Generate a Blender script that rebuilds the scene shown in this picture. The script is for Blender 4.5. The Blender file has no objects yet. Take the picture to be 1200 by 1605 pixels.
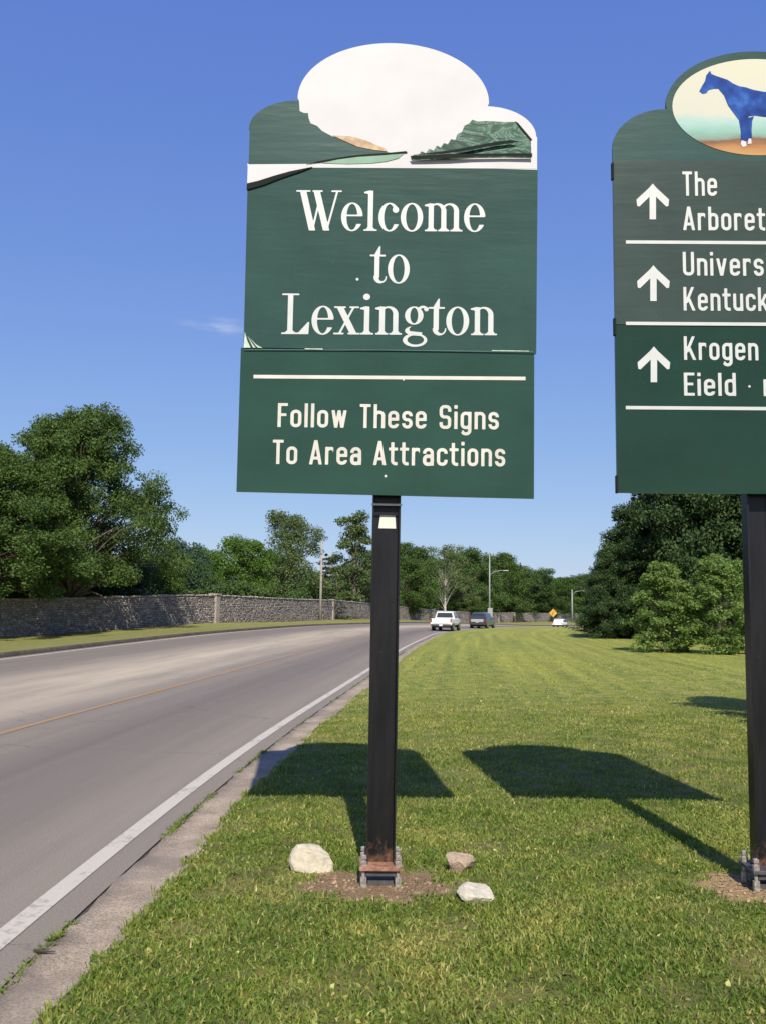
import bpy, bmesh, math, random
import numpy as np
from mathutils import Matrix, Vector, Euler
from mathutils.geometry import tessellate_polygon

# ------------------------------------------------------------------ camera, sky, sun, exposure
scene = bpy.context.scene
C = scene.collection
F_PX, CX, CY = 1450.0, 600.0, 802.5
PITCH, ROLL, EYE = math.atan(154.5 / 1450.0), 0.0122, 1.65
cam_d = bpy.data.cameras.new('camera')
cam = bpy.data.objects.new('camera', cam_d); C.objects.link(cam)
cam_d.sensor_fit = 'HORIZONTAL'; cam_d.sensor_width = 36.0
cam_d.lens = 36.0 * F_PX / 1200.0
cam_d.clip_start = 0.05; cam_d.clip_end = 6000.0
FWD = Vector((0, math.cos(PITCH), math.sin(PITCH)))
_R0 = Vector((1, 0, 0)); _U0 = Vector((0, -math.sin(PITCH), math.cos(PITCH)))
RGT = _R0 * math.cos(ROLL) + _U0 * math.sin(ROLL)
UPV = _U0 * math.cos(ROLL) - _R0 * math.sin(ROLL)
cam.matrix_world = Matrix(((RGT.x, UPV.x, -FWD.x, 0), (RGT.y, UPV.y, -FWD.y, 0), (RGT.z, UPV.z, -FWD.z, EYE), (0, 0, 0, 1)))
scene.camera = cam

SUN_TO = Vector((0.11, -1.15, 1.0)).normalized()          # towards the sun
SUN_EL = math.asin(SUN_TO.z)
world = bpy.data.worlds.new('World'); scene.world = world; world.use_nodes = True
wn, wl = world.node_tree.nodes, world.node_tree.links
wn.clear()
w_out = wn.new('ShaderNodeOutputWorld'); w_bg = wn.new('ShaderNodeBackground')
w_sky = wn.new('ShaderNodeTexSky'); w_sky.sky_type = 'NISHITA'; w_sky.sun_disc = False
w_sky.sun_elevation = SUN_EL; w_sky.sun_rotation = math.atan2(SUN_TO.x, SUN_TO.y)
w_sky.altitude = 300; w_sky.air_density = 1.0; w_sky.dust_density = 0.35; w_sky.ozone_density = 1.6
w_bg.inputs['Strength'].default_value = 0.092
# a faint wisp of cloud low in the sky
w_tc = wn.new('ShaderNodeTexCoord')
w_map = wn.new('ShaderNodeMapping'); w_map.vector_type = 'POINT'
w_map.inputs['Location'].default_value = (0.176, 0, -0.2935)
w_map2 = wn.new('ShaderNodeMapping'); w_map2.inputs['Scale'].default_value = (24.0, 0.0, 95.0)
w_len = wn.new('ShaderNodeVectorMath'); w_len.operation = 'LENGTH'
w_noi = wn.new('ShaderNodeTexNoise'); w_noi.inputs['Scale'].default_value = 26.0; w_noi.inputs['Detail'].default_value = 5
w_nmap = wn.new('ShaderNodeMapping'); w_nmap.inputs['Scale'].default_value = (1.0, 1.0, 4.0)
w_rng = wn.new('ShaderNodeMapRange'); w_rng.inputs[1].default_value = 1.15; w_rng.inputs[2].default_value = 0.0
w_rng.inputs[3].default_value = 0.0; w_rng.inputs[4].default_value = 1.0; w_rng.interpolation_type = 'SMOOTHSTEP'
w_nr = wn.new('ShaderNodeMapRange'); w_nr.inputs[1].default_value = 0.38; w_nr.inputs[2].default_value = 0.75
w_mul = wn.new('ShaderNodeMath'); w_mul.operation = 'MULTIPLY'
w_mul2 = wn.new('ShaderNodeMath'); w_mul2.operation = 'MULTIPLY'; w_mul2.inputs[1].default_value = 0.42
w_mix = wn.new('ShaderNodeMix'); w_mix.data_type = 'RGBA'
w_mix.inputs[7].default_value = (6.5, 6.5, 7.0, 1)
wl.new(w_tc.outputs['Generated'], w_map.inputs[0]); wl.new(w_map.outputs[0], w_map2.inputs[0])
wl.new(w_map2.outputs[0], w_len.inputs[0]); wl.new(w_len.outputs['Value'], w_rng.inputs[0])
wl.new(w_tc.outputs['Generated'], w_nmap.inputs[0]); wl.new(w_nmap.outputs[0], w_noi.inputs['Vector'])
wl.new(w_noi.outputs[0], w_nr.inputs[0]); wl.new(w_nr.outputs[0], w_mul.inputs[0]); wl.new(w_rng.outputs[0], w_mul.inputs[1])
wl.new(w_mul.outputs[0], w_mul2.inputs[0]); wl.new(w_mul2.outputs[0], w_mix.inputs[0])
# the camera that took the photo renders the sky deeper blue and flatter: one response curve per channel over the whole sky
EXPO = 0.55
w_sep = wn.new('ShaderNodeSeparateColor'); w_com = wn.new('ShaderNodeCombineColor')
wl.new(w_sky.outputs[0], w_sep.inputs[0])
KS = 0.092 * 2 ** 0.22; KO = 0.092 * 2 ** EXPO
for i_, (g_, a_) in enumerate(((0.713, 0.599), (0.628, 0.675), (0.275, 0.868))):
    m1 = wn.new('ShaderNodeMath'); m1.operation = 'MULTIPLY'; m1.inputs[1].default_value = KS
    m2 = wn.new('ShaderNodeMath'); m2.operation = 'POWER'; m2.inputs[1].default_value = g_
    m3 = wn.new('ShaderNodeMath'); m3.operation = 'MULTIPLY'; m3.inputs[1].default_value = a_ / KO
    wl.new(w_sep.outputs[i_], m1.inputs[0]); wl.new(m1.outputs[0], m2.inputs[0]); wl.new(m2.outputs[0], m3.inputs[0]); wl.new(m3.outputs[0], w_com.inputs[i_])
wl.new(w_com.outputs[0], w_mix.inputs[6])
wl.new(w_mix.outputs[2], w_bg.inputs['Color']); wl.new(w_bg.outputs[0], w_out.inputs['Surface'])

sun_d = bpy.data.lights.new('sun', 'SUN'); sun_d.energy = 4.4; sun_d.angle = math.radians(0.55); sun_d.color = (1.0, 0.93, 0.81)
sun = bpy.data.objects.new('sun', sun_d); C.objects.link(sun)
sun.rotation_euler = SUN_TO.to_track_quat('Z', 'Y').to_euler(); sun.location = (0, -20, 30)
scene.view_settings.view_transform = 'Standard'; scene.view_settings.look = 'None'
scene.view_settings.gamma = 1.0; scene.view_settings.use_curve_mapping = False
scene.view_settings.exposure = EXPO
scene.render.engine = 'CYCLES'
scene.cycles.max_bounces = 6; scene.cycles.diffuse_bounces = 3; scene.cycles.glossy_bounces = 3
scene.cycles.transparent_max_bounces = 6; scene.cycles.transmission_bounces = 4

rng = np.random.default_rng(11)
random.seed(5)

# ------------------------------------------------------------------ helpers
def px_ray(x, y):
    return (FWD * F_PX + RGT * (x - CX) + UPV * (CY - y)).normalized()
def ground_at(x, y, z=0.0):
    d = px_ray(x, y); t = (z - EYE) / d.z
    return d.x * t, d.y * t
def at_depth(x, y, Y):
    d = px_ray(x, y); t = Y / d.y
    return d.x * t, EYE + d.z * t

def tag(o, label=None, cat=None, group=None, kind=None):
    if label: o['label'] = label
    if cat: o['category'] = cat
    if group: o['group'] = group
    if kind: o['kind'] = kind
    return o
def empty(name, loc=(0, 0, 0), rot=(0, 0, 0)):
    o = bpy.data.objects.new(name, None); C.objects.link(o)
    o.location = loc; o.rotation_euler = rot; o.empty_display_size = 0.2
    return o
def link(name, me, mat=None, parent=None, loc=None, rot=None):
    o = bpy.data.objects.new(name, me); C.objects.link(o)
    if mat is not None and len(me.materials) == 0:
        me.materials.append(mat)
    if parent is not None: o.parent = parent
    if loc is not None: o.location = loc
    if rot is not None: o.rotation_euler = rot
    return o
def fast_mesh(name, verts, faces, n, smooth=False):
    """verts (N,3), faces (M,n) numpy"""
    me = bpy.data.meshes.new(name)
    verts = np.ascontiguousarray(verts, dtype=np.float32); faces = np.ascontiguousarray(faces, dtype=np.int32)
    me.vertices.add(len(verts)); me.vertices.foreach_set('co', verts.ravel())
    me.loops.add(faces.size); me.loops.foreach_set('vertex_index', faces.ravel())
    me.polygons.add(len(faces)); me.polygons.foreach_set('loop_start', np.arange(0, faces.size, n, dtype=np.int32))
    me.polygons.foreach_set('loop_total', np.full(len(faces), n, dtype=np.int32))
    if smooth: me.polygons.foreach_set('use_smooth', np.ones(len(faces), dtype=bool))
    me.update(calc_edges=True)
    return me
def set_attr(me, name, vals):
    a = me.attributes.new(name, 'FLOAT', 'POINT'); a.data.foreach_set('value', np.asarray(vals, dtype=np.float32).ravel())
def py_mesh(name, verts, faces, smooth=False):
    me = bpy.data.meshes.new(name); me.from_pydata([tuple(v) for v in verts], [], [tuple(f) for f in faces]); me.update()
    if smooth:
        me.polygons.foreach_set('use_smooth', np.ones(len(me.polygons), dtype=bool))
    return me
def bm_mesh(name, bm, smooth=False):
    me = bpy.data.meshes.new(name); bm.normal_update(); bm.to_mesh(me); bm.free()
    if smooth: me.polygons.foreach_set('use_smooth', np.ones(len(me.polygons), dtype=bool))
    return me
def bm_box(bm, cx, cy, cz, sx, sy, sz, bevel=0.0, mat=None):
    r = bmesh.ops.create_cube(bm, size=1.0)
    vs = r['verts']
    for v in vs:
        v.co = Vector((v.co.x * sx + cx, v.co.y * sy + cy, v.co.z * sz + cz))
    if mat is not None: bmesh.ops.transform(bm, matrix=mat, verts=vs)
    if bevel > 0:
        es = list({e for v in vs for e in v.link_edges})
        bmesh.ops.bevel(bm, geom=es, offset=bevel, segments=2, profile=0.6, affect='EDGES')
def box_mesh(name, cx, cy, cz, sx, sy, sz, bevel=0.0):
    bm = bmesh.new(); bm_box(bm, cx, cy, cz, sx, sy, sz, bevel); return bm_mesh(name, bm)
def tube(bm, pts, radii, seg=8, cap=True):
    """smooth tapered tube through pts"""
    rings = []
    pts = [Vector(p) for p in pts]
    ref = Vector((0.31, 0.87, 0.2)).normalized()
    for i, p in enumerate(pts):
        t = (pts[min(i + 1, len(pts) - 1)] - pts[max(i - 1, 0)]).normalized()
        a = t.cross(ref)
        if a.length < 1e-3: a = t.cross(Vector((1, 0, 0)))
        a.normalize(); b = t.cross(a)
        rings.append([bm.verts.new(p + (a * math.cos(2 * math.pi * k / seg) + b * math.sin(2 * math.pi * k / seg)) * radii[i]) for k in range(seg)])
    for i in range(len(rings) - 1):
        for k in range(seg):
            bm.faces.new((rings[i][k], rings[i][(k + 1) % seg], rings[i + 1][(k + 1) % seg], rings[i + 1][k]))
    if cap:
        bm.faces.new(rings[0][::-1]); bm.faces.new(rings[-1])
def cyl_mesh(name, r, h, seg=16, axis='Z', z0=0.0, r2=None):
    bm = bmesh.new()
    d = {'Z': Vector((0, 0, 1)), 'X': Vector((1, 0, 0)), 'Y': Vector((0, 1, 0))}[axis]
    tube(bm, [d * z0, d * (z0 + h)], [r, r if r2 is None else r2], seg)
    bmesh.ops.recalc_face_normals(bm, faces=bm.faces)
    return bm_mesh(name, bm)
def smoothstep(a, b, x):
    t = np.clip((np.asarray(x, dtype=float) - a) / (b - a), 0, 1); return t * t * (3 - 2 * t)

# ------------------------------------------------------------------ materials
def new_mat(name):
    m = bpy.data.materials.new(name); m.use_nodes = True
    nt = m.node_tree; b = nt.nodes['Principled BSDF']
    return m, nt, b
def N(nt, t, **kw):
    n = nt.nodes.new(t)
    for k, v in kw.items(): setattr(n, k, v)
    return n
def noise(nt, vec, scale, detail=4.0, rough=0.55, dist=0.0):
    n = N(nt, 'ShaderNodeTexNoise'); n.inputs['Scale'].default_value = scale; n.inputs['Detail'].default_value = detail
    n.inputs['Roughness'].default_value = rough; n.inputs['Distortion'].default_value = dist
    if vec is not None: nt.links.new(vec, n.inputs['Vector'])
    return n.outputs[0]
def ramp(nt, fac, stops, interp='LINEAR'):
    r = N(nt, 'ShaderNodeValToRGB'); r.color_ramp.interpolation = interp
    els = r.color_ramp.elements
    while len(els) < len(stops): els.new(0.5)
    for e, (p, c) in zip(els, stops):
        e.position = p; e.color = (c[0], c[1], c[2], 1) if not isinstance(c, (int, float)) else (c, c, c, 1)
    nt.links.new(fac, r.inputs[0])
    return r.outputs[0]
def mixc(nt, fac, a, b, blend='MIX'):
    n = N(nt, 'ShaderNodeMix', data_type='RGBA', blend_type=blend)
    for idx, v in ((0, fac), (6, a), (7, b)):
        if isinstance(v, bpy.types.NodeSocket): nt.links.new(v, n.inputs[idx])
        elif idx == 0: n.inputs[0].default_value = v
        else: n.inputs[idx].default_value = (v[0], v[1], v[2], 1)
    return n.outputs[2]
def maprange(nt, v, a, b, c=0.0, d=1.0, smooth=False):
    n = N(nt, 'ShaderNodeMapRange')
    if smooth: n.interpolation_type = 'SMOOTHSTEP'
    nt.links.new(v, n.inputs[0])
    for i, x in enumerate((a, b, c, d)): n.inputs[i + 1].default_value = x
    return n.outputs[0]
def mth(nt, op, a, b=None):
    n = N(nt, 'ShaderNodeMath', operation=op)
    for i, v in enumerate((a, b)):
        if v is None: continue
        if isinstance(v, bpy.types.NodeSocket): nt.links.new(v, n.inputs[i])
        else: n.inputs[i].default_value = v
    return n.outputs[0]
def mapping(nt, vec, scale=(1, 1, 1), rot=(0, 0, 0), loc=(0, 0, 0)):
    n = N(nt, 'ShaderNodeMapping'); nt.links.new(vec, n.inputs[0])
    n.inputs['Scale'].default_value = scale; n.inputs['Rotation'].default_value = rot; n.inputs['Location'].default_value = loc
    return n.outputs[0]
def bump(nt, b, h, strength, dist):
    n = N(nt, 'ShaderNodeBump'); n.inputs['Strength'].default_value = strength; n.inputs['Distance'].default_value = dist
    nt.links.new(h, n.inputs['Height']); nt.links.new(n.outputs[0], b.inputs['Normal'])
def texco(nt, which='Object'):
    return N(nt, 'ShaderNodeTexCoord').outputs[which]
def geo_pos(nt):
    return N(nt, 'ShaderNodeNewGeometry').outputs['Position']
def simple(name, col, rough=0.6, metal=0.0, var=0.12, scale=8.0, spec=0.5, bmp=0.0, coat=0.0):
    m, nt, b = new_mat(name)
    v = texco(nt)
    n = noise(nt, v, scale)
    c = ramp(nt, n, [(0.3, [x * (1 - var) for x in col]), (0.7, [min(1, x * (1 + var)) for x in col])])
    nt.links.new(c, b.inputs['Base Color'])
    b.inputs['Roughness'].default_value = rough; b.inputs['Metallic'].default_value = metal
    b.inputs['Specular IOR Level'].default_value = spec
    if coat: b.inputs['Coat Weight'].default_value = coat
    if bmp: bump(nt, b, noise(nt, v, scale * 6), bmp, 0.01)
    return m
# ------------------------------------------------------------------ the lie of the road and ground
_WY = np.array([-120, -60, -20, 0, 4.9, 8.2, 11.7, 17.2, 26.1, 44.6, 58, 71.4, 85.0, 93, 100, 120, 140, 165, 200, 240, 300, 400, 600.])
_WX = np.array([-6.0, -3.6, -2.2, -1.93, -1.87, -1.76, -1.56, -1.12, -0.36, 1.3, 2.72, 4.4, 7.5, 10.2, 12.9, 20.5, 28.6, 40.5, 59, 82, 120, 190, 345.])
def _spline(xs, ys):
    n = len(xs); h = np.diff(xs); A = np.zeros((n, n)); r = np.zeros(n); A[0, 0] = A[-1, -1] = 1
    for i in range(1, n - 1):
        A[i, i - 1] = h[i - 1]; A[i, i] = 2 * (h[i - 1] + h[i]); A[i, i + 1] = h[i]
        r[i] = 6 * ((ys[i + 1] - ys[i]) / h[i] - (ys[i] - ys[i - 1]) / h[i - 1])
    m = np.linalg.solve(A, r)
    def f(x):
        x = np.asarray(x, dtype=float); i = np.clip(np.searchsorted(xs, x) - 1, 0, n - 2)
        a, b = xs[i + 1] - x, x - xs[i]; hh = h[i]
        return (m[i] * a**3 + m[i + 1] * b**3) / (6 * hh) + (ys[i] / hh - m[i] * hh / 6) * a + (ys[i + 1] / hh - m[i + 1] * hh / 6) * b
    return f
LINE = _spline(_WY, _WX)            # x of the white edge line on our side of the road
WALLX = _spline(np.array([-60, 0, 30, 48.4, 66.7, 85, 110, 140, 180, 230, 300, 400.]), np.array([-62, -38, -26.5, -19.4, -12.2, -7.4, -2.6, 5.0, 20, 46, 90, 168.]))
FAR = -10.9                          # offset of the far edge of the road from that line
def height(off, y):
    off = np.asarray(off, dtype=float); y = np.asarray(y, dtype=float)
    S = smoothstep(6, 55, y)
    z = 0.32 * S * np.clip(-off / 10.9, 0, 1)
    z = z + 0.22 * smoothstep(40, 75, y) * np.clip((FAR - off) / 5.0, 0, 1)
    z = z - 0.42 * (1 - smoothstep(46, 68, y)) * smoothstep(0, 1, (-11.2 - off) / 8.0)
    z = z - 1.15 * smoothstep(98, 180, y)
    z = z + 0.02 * np.sin(off * 0.7 + y * 0.31) * np.clip((off - 2) / 5, 0, 1)
    return z
def height_xy(x, y): return float(height(x - LINE(y), y))
YS = np.unique(np.concatenate([np.linspace(-120, 0, 13), np.arange(0, 30, 0.5), np.arange(30, 100, 1.5), np.arange(100, 220, 4), np.linspace(220, 600, 30)]))

def sheet(name, offs, dz, mat, ys=YS, kind='structure', wob=None, parent=None, label=None):
    offs = np.asarray(offs, dtype=float); dz = np.broadcast_to(np.asarray(dz, dtype=float), offs.shape)
    OO, YY = np.meshgrid(offs, ys)
    if wob is not None: OO = OO + wob(OO, YY)
    XX = LINE(YY) + OO
    ZZ = height(OO, YY) + dz[None, :]
    ny, nx = OO.shape
    V = np.stack([XX, YY, ZZ], -1).reshape(-1, 3)
    i = np.arange(ny - 1)[:, None] * nx + np.arange(nx - 1)[None, :]
    Fc = np.stack([i, i + 1, i + nx + 1, i + nx], -1).reshape(-1, 4)
    me = fast_mesh(name, V, Fc, 4, smooth=True)
    uv = me.uv_layers.new(name='UVMap')
    li = Fc.ravel(); uvs = np.stack([OO.ravel()[li], YY.ravel()[li]], -1).astype(np.float32)
    uv.data.foreach_set('uv', uvs.ravel())
    o = link(name, me, mat, parent)
    if kind and parent is None: o['kind'] = kind
    if label: o['label'] = label
    return o

# lawn colour, shared by the soil sheet and the blades so they blend
def lawn_colour(nt, uv, pos):
    big = noise(nt, pos, 0.55, 4, 0.6)
    mid = noise(nt, pos, 3.2, 5, 0.65)
    fine = noise(nt, pos, 24.0, 4, 0.7)
    c = ramp(nt, big, [(0.34, (0.142, 0.194, 0.037)), (0.50, (0.212, 0.246, 0.045)), (0.68, (0.362, 0.316, 0.073))])
    c2 = ramp(nt, mid, [(0.36, (0.101, 0.159, 0.029)), (0.52, (0.212, 0.258, 0.048)), (0.70, (0.457, 0.362, 0.107))])
    c = mixc(nt, 0.55, c, c2)
    c3 = ramp(nt, fine, [(0.33, 0.62), (0.55, 1.0), (0.72, 1.4)])
    c = mixc(nt, 0.55, c, c3, 'MULTIPLY')
    pt = noise(nt, pos, 1.7, 6, 0.7, 0.6)
    c = mixc(nt, maprange(nt, pt, 0.50, 0.62, 0, 0.62), c, (0.373, 0.305, 0.124))
    pd = noise(nt, pos, 2.6, 5, 0.7, 0.4)
    c = mixc(nt, maprange(nt, pd, 0.50, 0.60, 0, 0.6), c, (0.073, 0.119, 0.026))
    # mowing swaths that follow the road, strongest in the distance
    sep = N(nt, 'ShaderNodeSeparateXYZ'); nt.links.new(uv, sep.inputs[0])
    w = N(nt, 'ShaderNodeTexWave', wave_type='BANDS', bands_direction='X'); nt.links.new(mapping(nt, uv, (0.42, 0.006, 1)), w.inputs['Vector'])
    w.inputs['Scale'].default_value = 1.0; w.inputs['Distortion'].default_value = 1.6; w.inputs['Detail'].default_value = 2
    streak = noise(nt, mapping(nt, uv, (2.2, 0.05, 1)), 1.0, 4, 0.6)
    far = maprange(nt, sep.outputs[1], 5, 30, 0, 1, True)
    sw = mth(nt, 'MULTIPLY', far, mth(nt, 'ADD', mth(nt, 'MULTIPLY', w.outputs[1], 0.16), mth(nt, 'MULTIPLY', maprange(nt, streak, 0.4, 0.65), 0.5)))
    c = mixc(nt, sw, c, (0.393, 0.393, 0.073))
    return c
def make_grass_mat(dry=0.0):
    m, nt, b = new_mat('lawn' if dry == 0 else 'dry_verge')
    uv = N(nt, 'ShaderNodeUVMap').outputs[0]; pos = geo_pos(nt)
    c = lawn_colour(nt, uv, pos)
    sep = N(nt, 'ShaderNodeSeparateXYZ'); nt.links.new(pos, sep.inputs[0])
    far = maprange(nt, sep.outputs[1], 5, 22, 0, 1, True)
    if dry: c = mixc(nt, dry, c, (0.20, 0.175, 0.075))
    near_c = mixc(nt, 0.45, c, (0.14, 0.11, 0.05))
    c = mixc(nt, far, near_c, c)
    # bare soil round the two sign posts
    for (px_, py_, rx, ry, col) in ((BASE1[0] - 0.03, BASE1[1] - 0.06, 0.52, 0.34, (0.32, 0.21, 0.12)), (BASE2[0] - 0.05, BASE2[1] - 0.02, 0.42, 0.37, (0.47, 0.32, 0.16))):
        mp = N(nt, 'ShaderNodeMapping'); nt.links.new(pos, mp.inputs[0])
        mp.inputs['Location'].default_value = (-px_ / rx, -py_ / ry, 0); mp.inputs['Scale'].default_value = (1 / rx, 1 / ry, 0)
        ln = N(nt, 'ShaderNodeVectorMath', operation='LENGTH'); nt.links.new(mp.outputs[0], ln.inputs[0])
        d = mth(nt, 'ADD', ln.outputs['Value'], mth(nt, 'MULTIPLY', mth(nt, 'SUBTRACT', noise(nt, pos, 9.0, 5, 0.7), 0.5), 0.9))
        msk = maprange(nt, d, 0.75, 1.05, 1, 0, True)
        straw = maprange(nt, d, 0.95, 1.35, 0.55, 0, True)
        c = mixc(nt, straw, c, (0.36, 0.29, 0.14))
        gr = ramp(nt, noise(nt, pos, 60, 5, 0.7), [(0.3, [x * 0.55 for x in col]), (0.55, col), (0.75, [min(1, x * 1.5) for x in col])])
        c = mixc(nt, msk, c, gr)
    nt.links.new(c, b.inputs['Base Color']); b.inputs['Roughness'].default_value = 0.85
    b.inputs['Specular IOR Level'].default_value = 0.15
    bump(nt, b, mth(nt, 'ADD', noise(nt, pos, 18, 6, 0.75), noise(nt, pos, 2.5, 4, 0.6)), 0.9, 0.06)
    return m
BASE1 = (0.01, 5.74); BASE2 = (2.335, 5.76)
M_LAWN = make_grass_mat(); M_VERGE = make_grass_mat(0.55)

def make_blade_mat():
    m, nt, b = new_mat('grass_blades')
    pos = geo_pos(nt)
    # blades have no uv: rebuild a stand-in from position
    c = lawn_colour(nt, pos, pos)
    at = N(nt, 'ShaderNodeAttribute', attribute_name='tint')
    t = ramp(nt, at.outputs['Fac'], [(0.0, (0.063, 0.122, 0.021)), (0.35, (0.130, 0.193, 0.033)), (0.62, (0.218, 0.258, 0.051)), (0.84, (0.393, 0.336, 0.103)), (0.97, (0.670, 0.500, 0.218)), (1.0, (1.038, 0.859, 0.462))])
    c = mixc(nt, 0.55, c, t)
    c = mixc(nt, 1.0, c, (1.06, 1.15, 0.98), 'MULTIPLY')
    nt.links.new(c, b.inputs['Base Color']); b.inputs['Roughness'].default_value = 0.5
    b.inputs['Specular IOR Level'].default_value = 0.3
    tr = N(nt, 'ShaderNodeBsdfTranslucent'); nt.links.new(mixc(nt, 1.0, c, (1.0, 1.15, 0.5), 'MULTIPLY'), tr.inputs[0])
    mx = N(nt, 'ShaderNodeMixShader'); mx.inputs[0].default_value = 0.44
    out = nt.nodes['Material Output']
    nt.links.new(b.outputs[0], mx.inputs[1]); nt.links.new(tr.outputs[0], mx.inputs[2]); nt.links.new(mx.outputs[0], out.inputs['Surface'])
    return m
M_BLADE = make_blade_mat()

def make_road_mat():
    m, nt, b = new_mat('asphalt')
    uv = N(nt, 'ShaderNodeUVMap').outputs[0]; pos = geo_pos(nt)
    sep = N(nt, 'ShaderNodeSeparateXYZ'); nt.links.new(uv, sep.inputs[0])
    off = mth(nt, 'ADD', sep.outputs[0], mth(nt, 'MULTIPLY', mth(nt, 'SUBTRACT', noise(nt, mapping(nt, uv, (0.5, 0.12, 1)), 1.0, 3), 0.5), 0.5))
    fac = maprange(nt, off, -11, 0.3, 0, 1)
    def p(o): return (o + 11) / 11.3
    c = ramp(nt, fac, [(p(-10.8), (0.215, 0.192, 0.170)), (p(-9.8), (0.178, 0.158, 0.142)), (p(-8.4), (0.190, 0.168, 0.150)), (p(-7.2), (0.330, 0.290, 0.245)), (p(-5.8), (0.420, 0.370, 0.305)), (p(-4.4), (0.340, 0.300, 0.255)), (p(-3.6), (0.225, 0.198, 0.176)), (p(-2.9), (0.205, 0.184, 0.164)), (p(-2.0), (0.148, 0.133, 0.124)), (p(-1.2), (0.170, 0.152, 0.140)), (p(-0.5), (0.215, 0.192, 0.172)), (p(0.2), (0.225, 0.200, 0.178))])
    blot = noise(nt, mapping(nt, uv, (0.9, 0.10, 1)), 1.0, 5, 0.65)
    c = mixc(nt, maprange(nt, blot, 0.42, 0.62, 0, 0.42), c, (0.165, 0.15, 0.15))
    st = noise(nt, mapping(nt, uv, (3.5, 0.05, 1)), 1.0, 4, 0.6)
    c = mixc(nt, 0.5, c, ramp(nt, st, [(0.3, 0.82), (0.7, 1.14)]), 'MULTIPLY')
    agg = noise(nt, pos, 85, 3, 0.8)
    c = mixc(nt, 0.6, c, ramp(nt, agg, [(0.38, 0.62), (0.5, 1.0), (0.62, 1.35)]), 'MULTIPLY')
    # oil spots and small dark patches
    vo = N(nt, 'ShaderNodeTexVoronoi'); nt.links.new(mapping(nt, uv, (0.9, 0.55, 1)), vo.inputs['Vector']); vo.inputs['Scale'].default_value = 1.0
    spot = maprange(nt, mth(nt, 'ADD', vo.outputs['Distance'], mth(nt, 'MULTIPLY', noise(nt, pos, 6, 4), 0.14)), 0.08, 0.13, 0.6, 0)
    c = mixc(nt, spot, c, (0.115, 0.107, 0.108))
    cr = N(nt, 'ShaderNodeTexVoronoi', feature='DISTANCE_TO_EDGE'); cr.inputs['Scale'].default_value = 0.32
    wob = N(nt, 'ShaderNodeVectorMath', operation='ADD'); nt.links.new(pos, wob.inputs[0])
    wn_ = N(nt, 'ShaderNodeTexNoise'); wn_.inputs['Scale'].default_value = 1.4; wn_.inputs['Detail'].default_value = 5; nt.links.new(pos, wn_.inputs['Vector'])
    nt.links.new(wn_.outputs['Color'], wob.inputs[1]); nt.links.new(wob.outputs[0], cr.inputs['Vector'])
    crk = mth(nt, 'MULTIPLY', maprange(nt, cr.outputs['Distance'], 0.0, 0.006, 1, 0), maprange(nt, noise(nt, pos, 0.25, 2), 0.44, 0.55, 0, 0.65))
    c = mixc(nt, crk, c, (0.08, 0.075, 0.075))
    c = mixc(nt, 1.0, c, (1.06, 1.0, 0.87), 'MULTIPLY')
    nt.links.new(c, b.inputs['Base Color']); b.inputs['Roughness'].default_value = 0.82; b.inputs['Specular IOR Level'].default_value = 0.3
    bump(nt, b, agg, 0.5, 0.006)
    return m
M_ROAD = make_road_mat()

def paint_mat(name, col, under=(0.26, 0.235, 0.22), wear=0.5):
    m, nt, b = new_mat(name)
    pos = geo_pos(nt)
    n = noise(nt, pos, 14, 6, 0.75); n2 = noise(nt, pos, 1.3, 4, 0.6)
    w = maprange(nt, mth(nt, 'ADD', n, mth(nt, 'MULTIPLY', n2, 0.7)), wear + 0.42, wear + 0.56, 0, 0.85)
    c = mixc(nt, maprange(nt, noise(nt, pos, 40, 4), 0.3, 0.7, 0, 0.25), col, [x * 0.7 for x in col])
    c = mixc(nt, w, c, under)
    nt.links.new(c, b.inputs['Base Color']); b.inputs['Roughness'].default_value = 0.65
    return m
M_WHITE_LINE = paint_mat('white_road_paint', (0.52, 0.465, 0.37), wear=0.47)
M_YELLOW_LINE = paint_mat('yellow_road_paint', (0.36, 0.20, 0.06), wear=0.40)

def concrete_mat(name, col, s=3.0):
    m, nt, b = new_mat(name)
    pos = geo_pos(nt)
    c = ramp(nt, noise(nt, pos, s, 6, 0.7), [(0.3, [x * 0.62 for x in col]), (0.5, col), (0.72, [x * 1.25 for x in col])])
    c = mixc(nt, 0.75, c, ramp(nt, noise(nt, pos, 70, 4, 0.8), [(0.40, 0.45), (0.5, 1), (0.60, 1.45)]), 'MULTIPLY')
    blot = noise(nt, pos, 0.9, 5, 0.7)
    c = mixc(nt, maprange(nt, blot, 0.45, 0.62, 0, 0.7), c, [x * y for x, y in zip(col, (0.58, 0.60, 0.68))])
    nt.links.new(c, b.inputs['Base Color']); b.inputs['Roughness'].default_value = 0.9; b.inputs['Specular IOR Level'].default_value = 0.2
    bump(nt, b, noise(nt, pos, 45, 6, 0.8), 0.7, 0.008)
    return m
M_GUTTER = concrete_mat('gutter_concrete', (0.36, 0.285, 0.205))
M_KERB = concrete_mat('kerb_concrete', (0.36, 0.31, 0.25))
M_FARKERB = concrete_mat('dirty_kerb', (0.12, 0.095, 0.075))
M_SOIL = simple('dark_soil', (0.055, 0.045, 0.032), 0.95, var=0.4, scale=20)

_edge = lambda O, Y: np.where((O < 0.72) & (O > 0.5), 0.020 * np.sin(Y * 1.3) + 0.010 * np.sin(Y * 4.1 + 1), 0)
_near = np.unique(np.concatenate([YS, np.arange(2, 30, 0.12)]))
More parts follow.
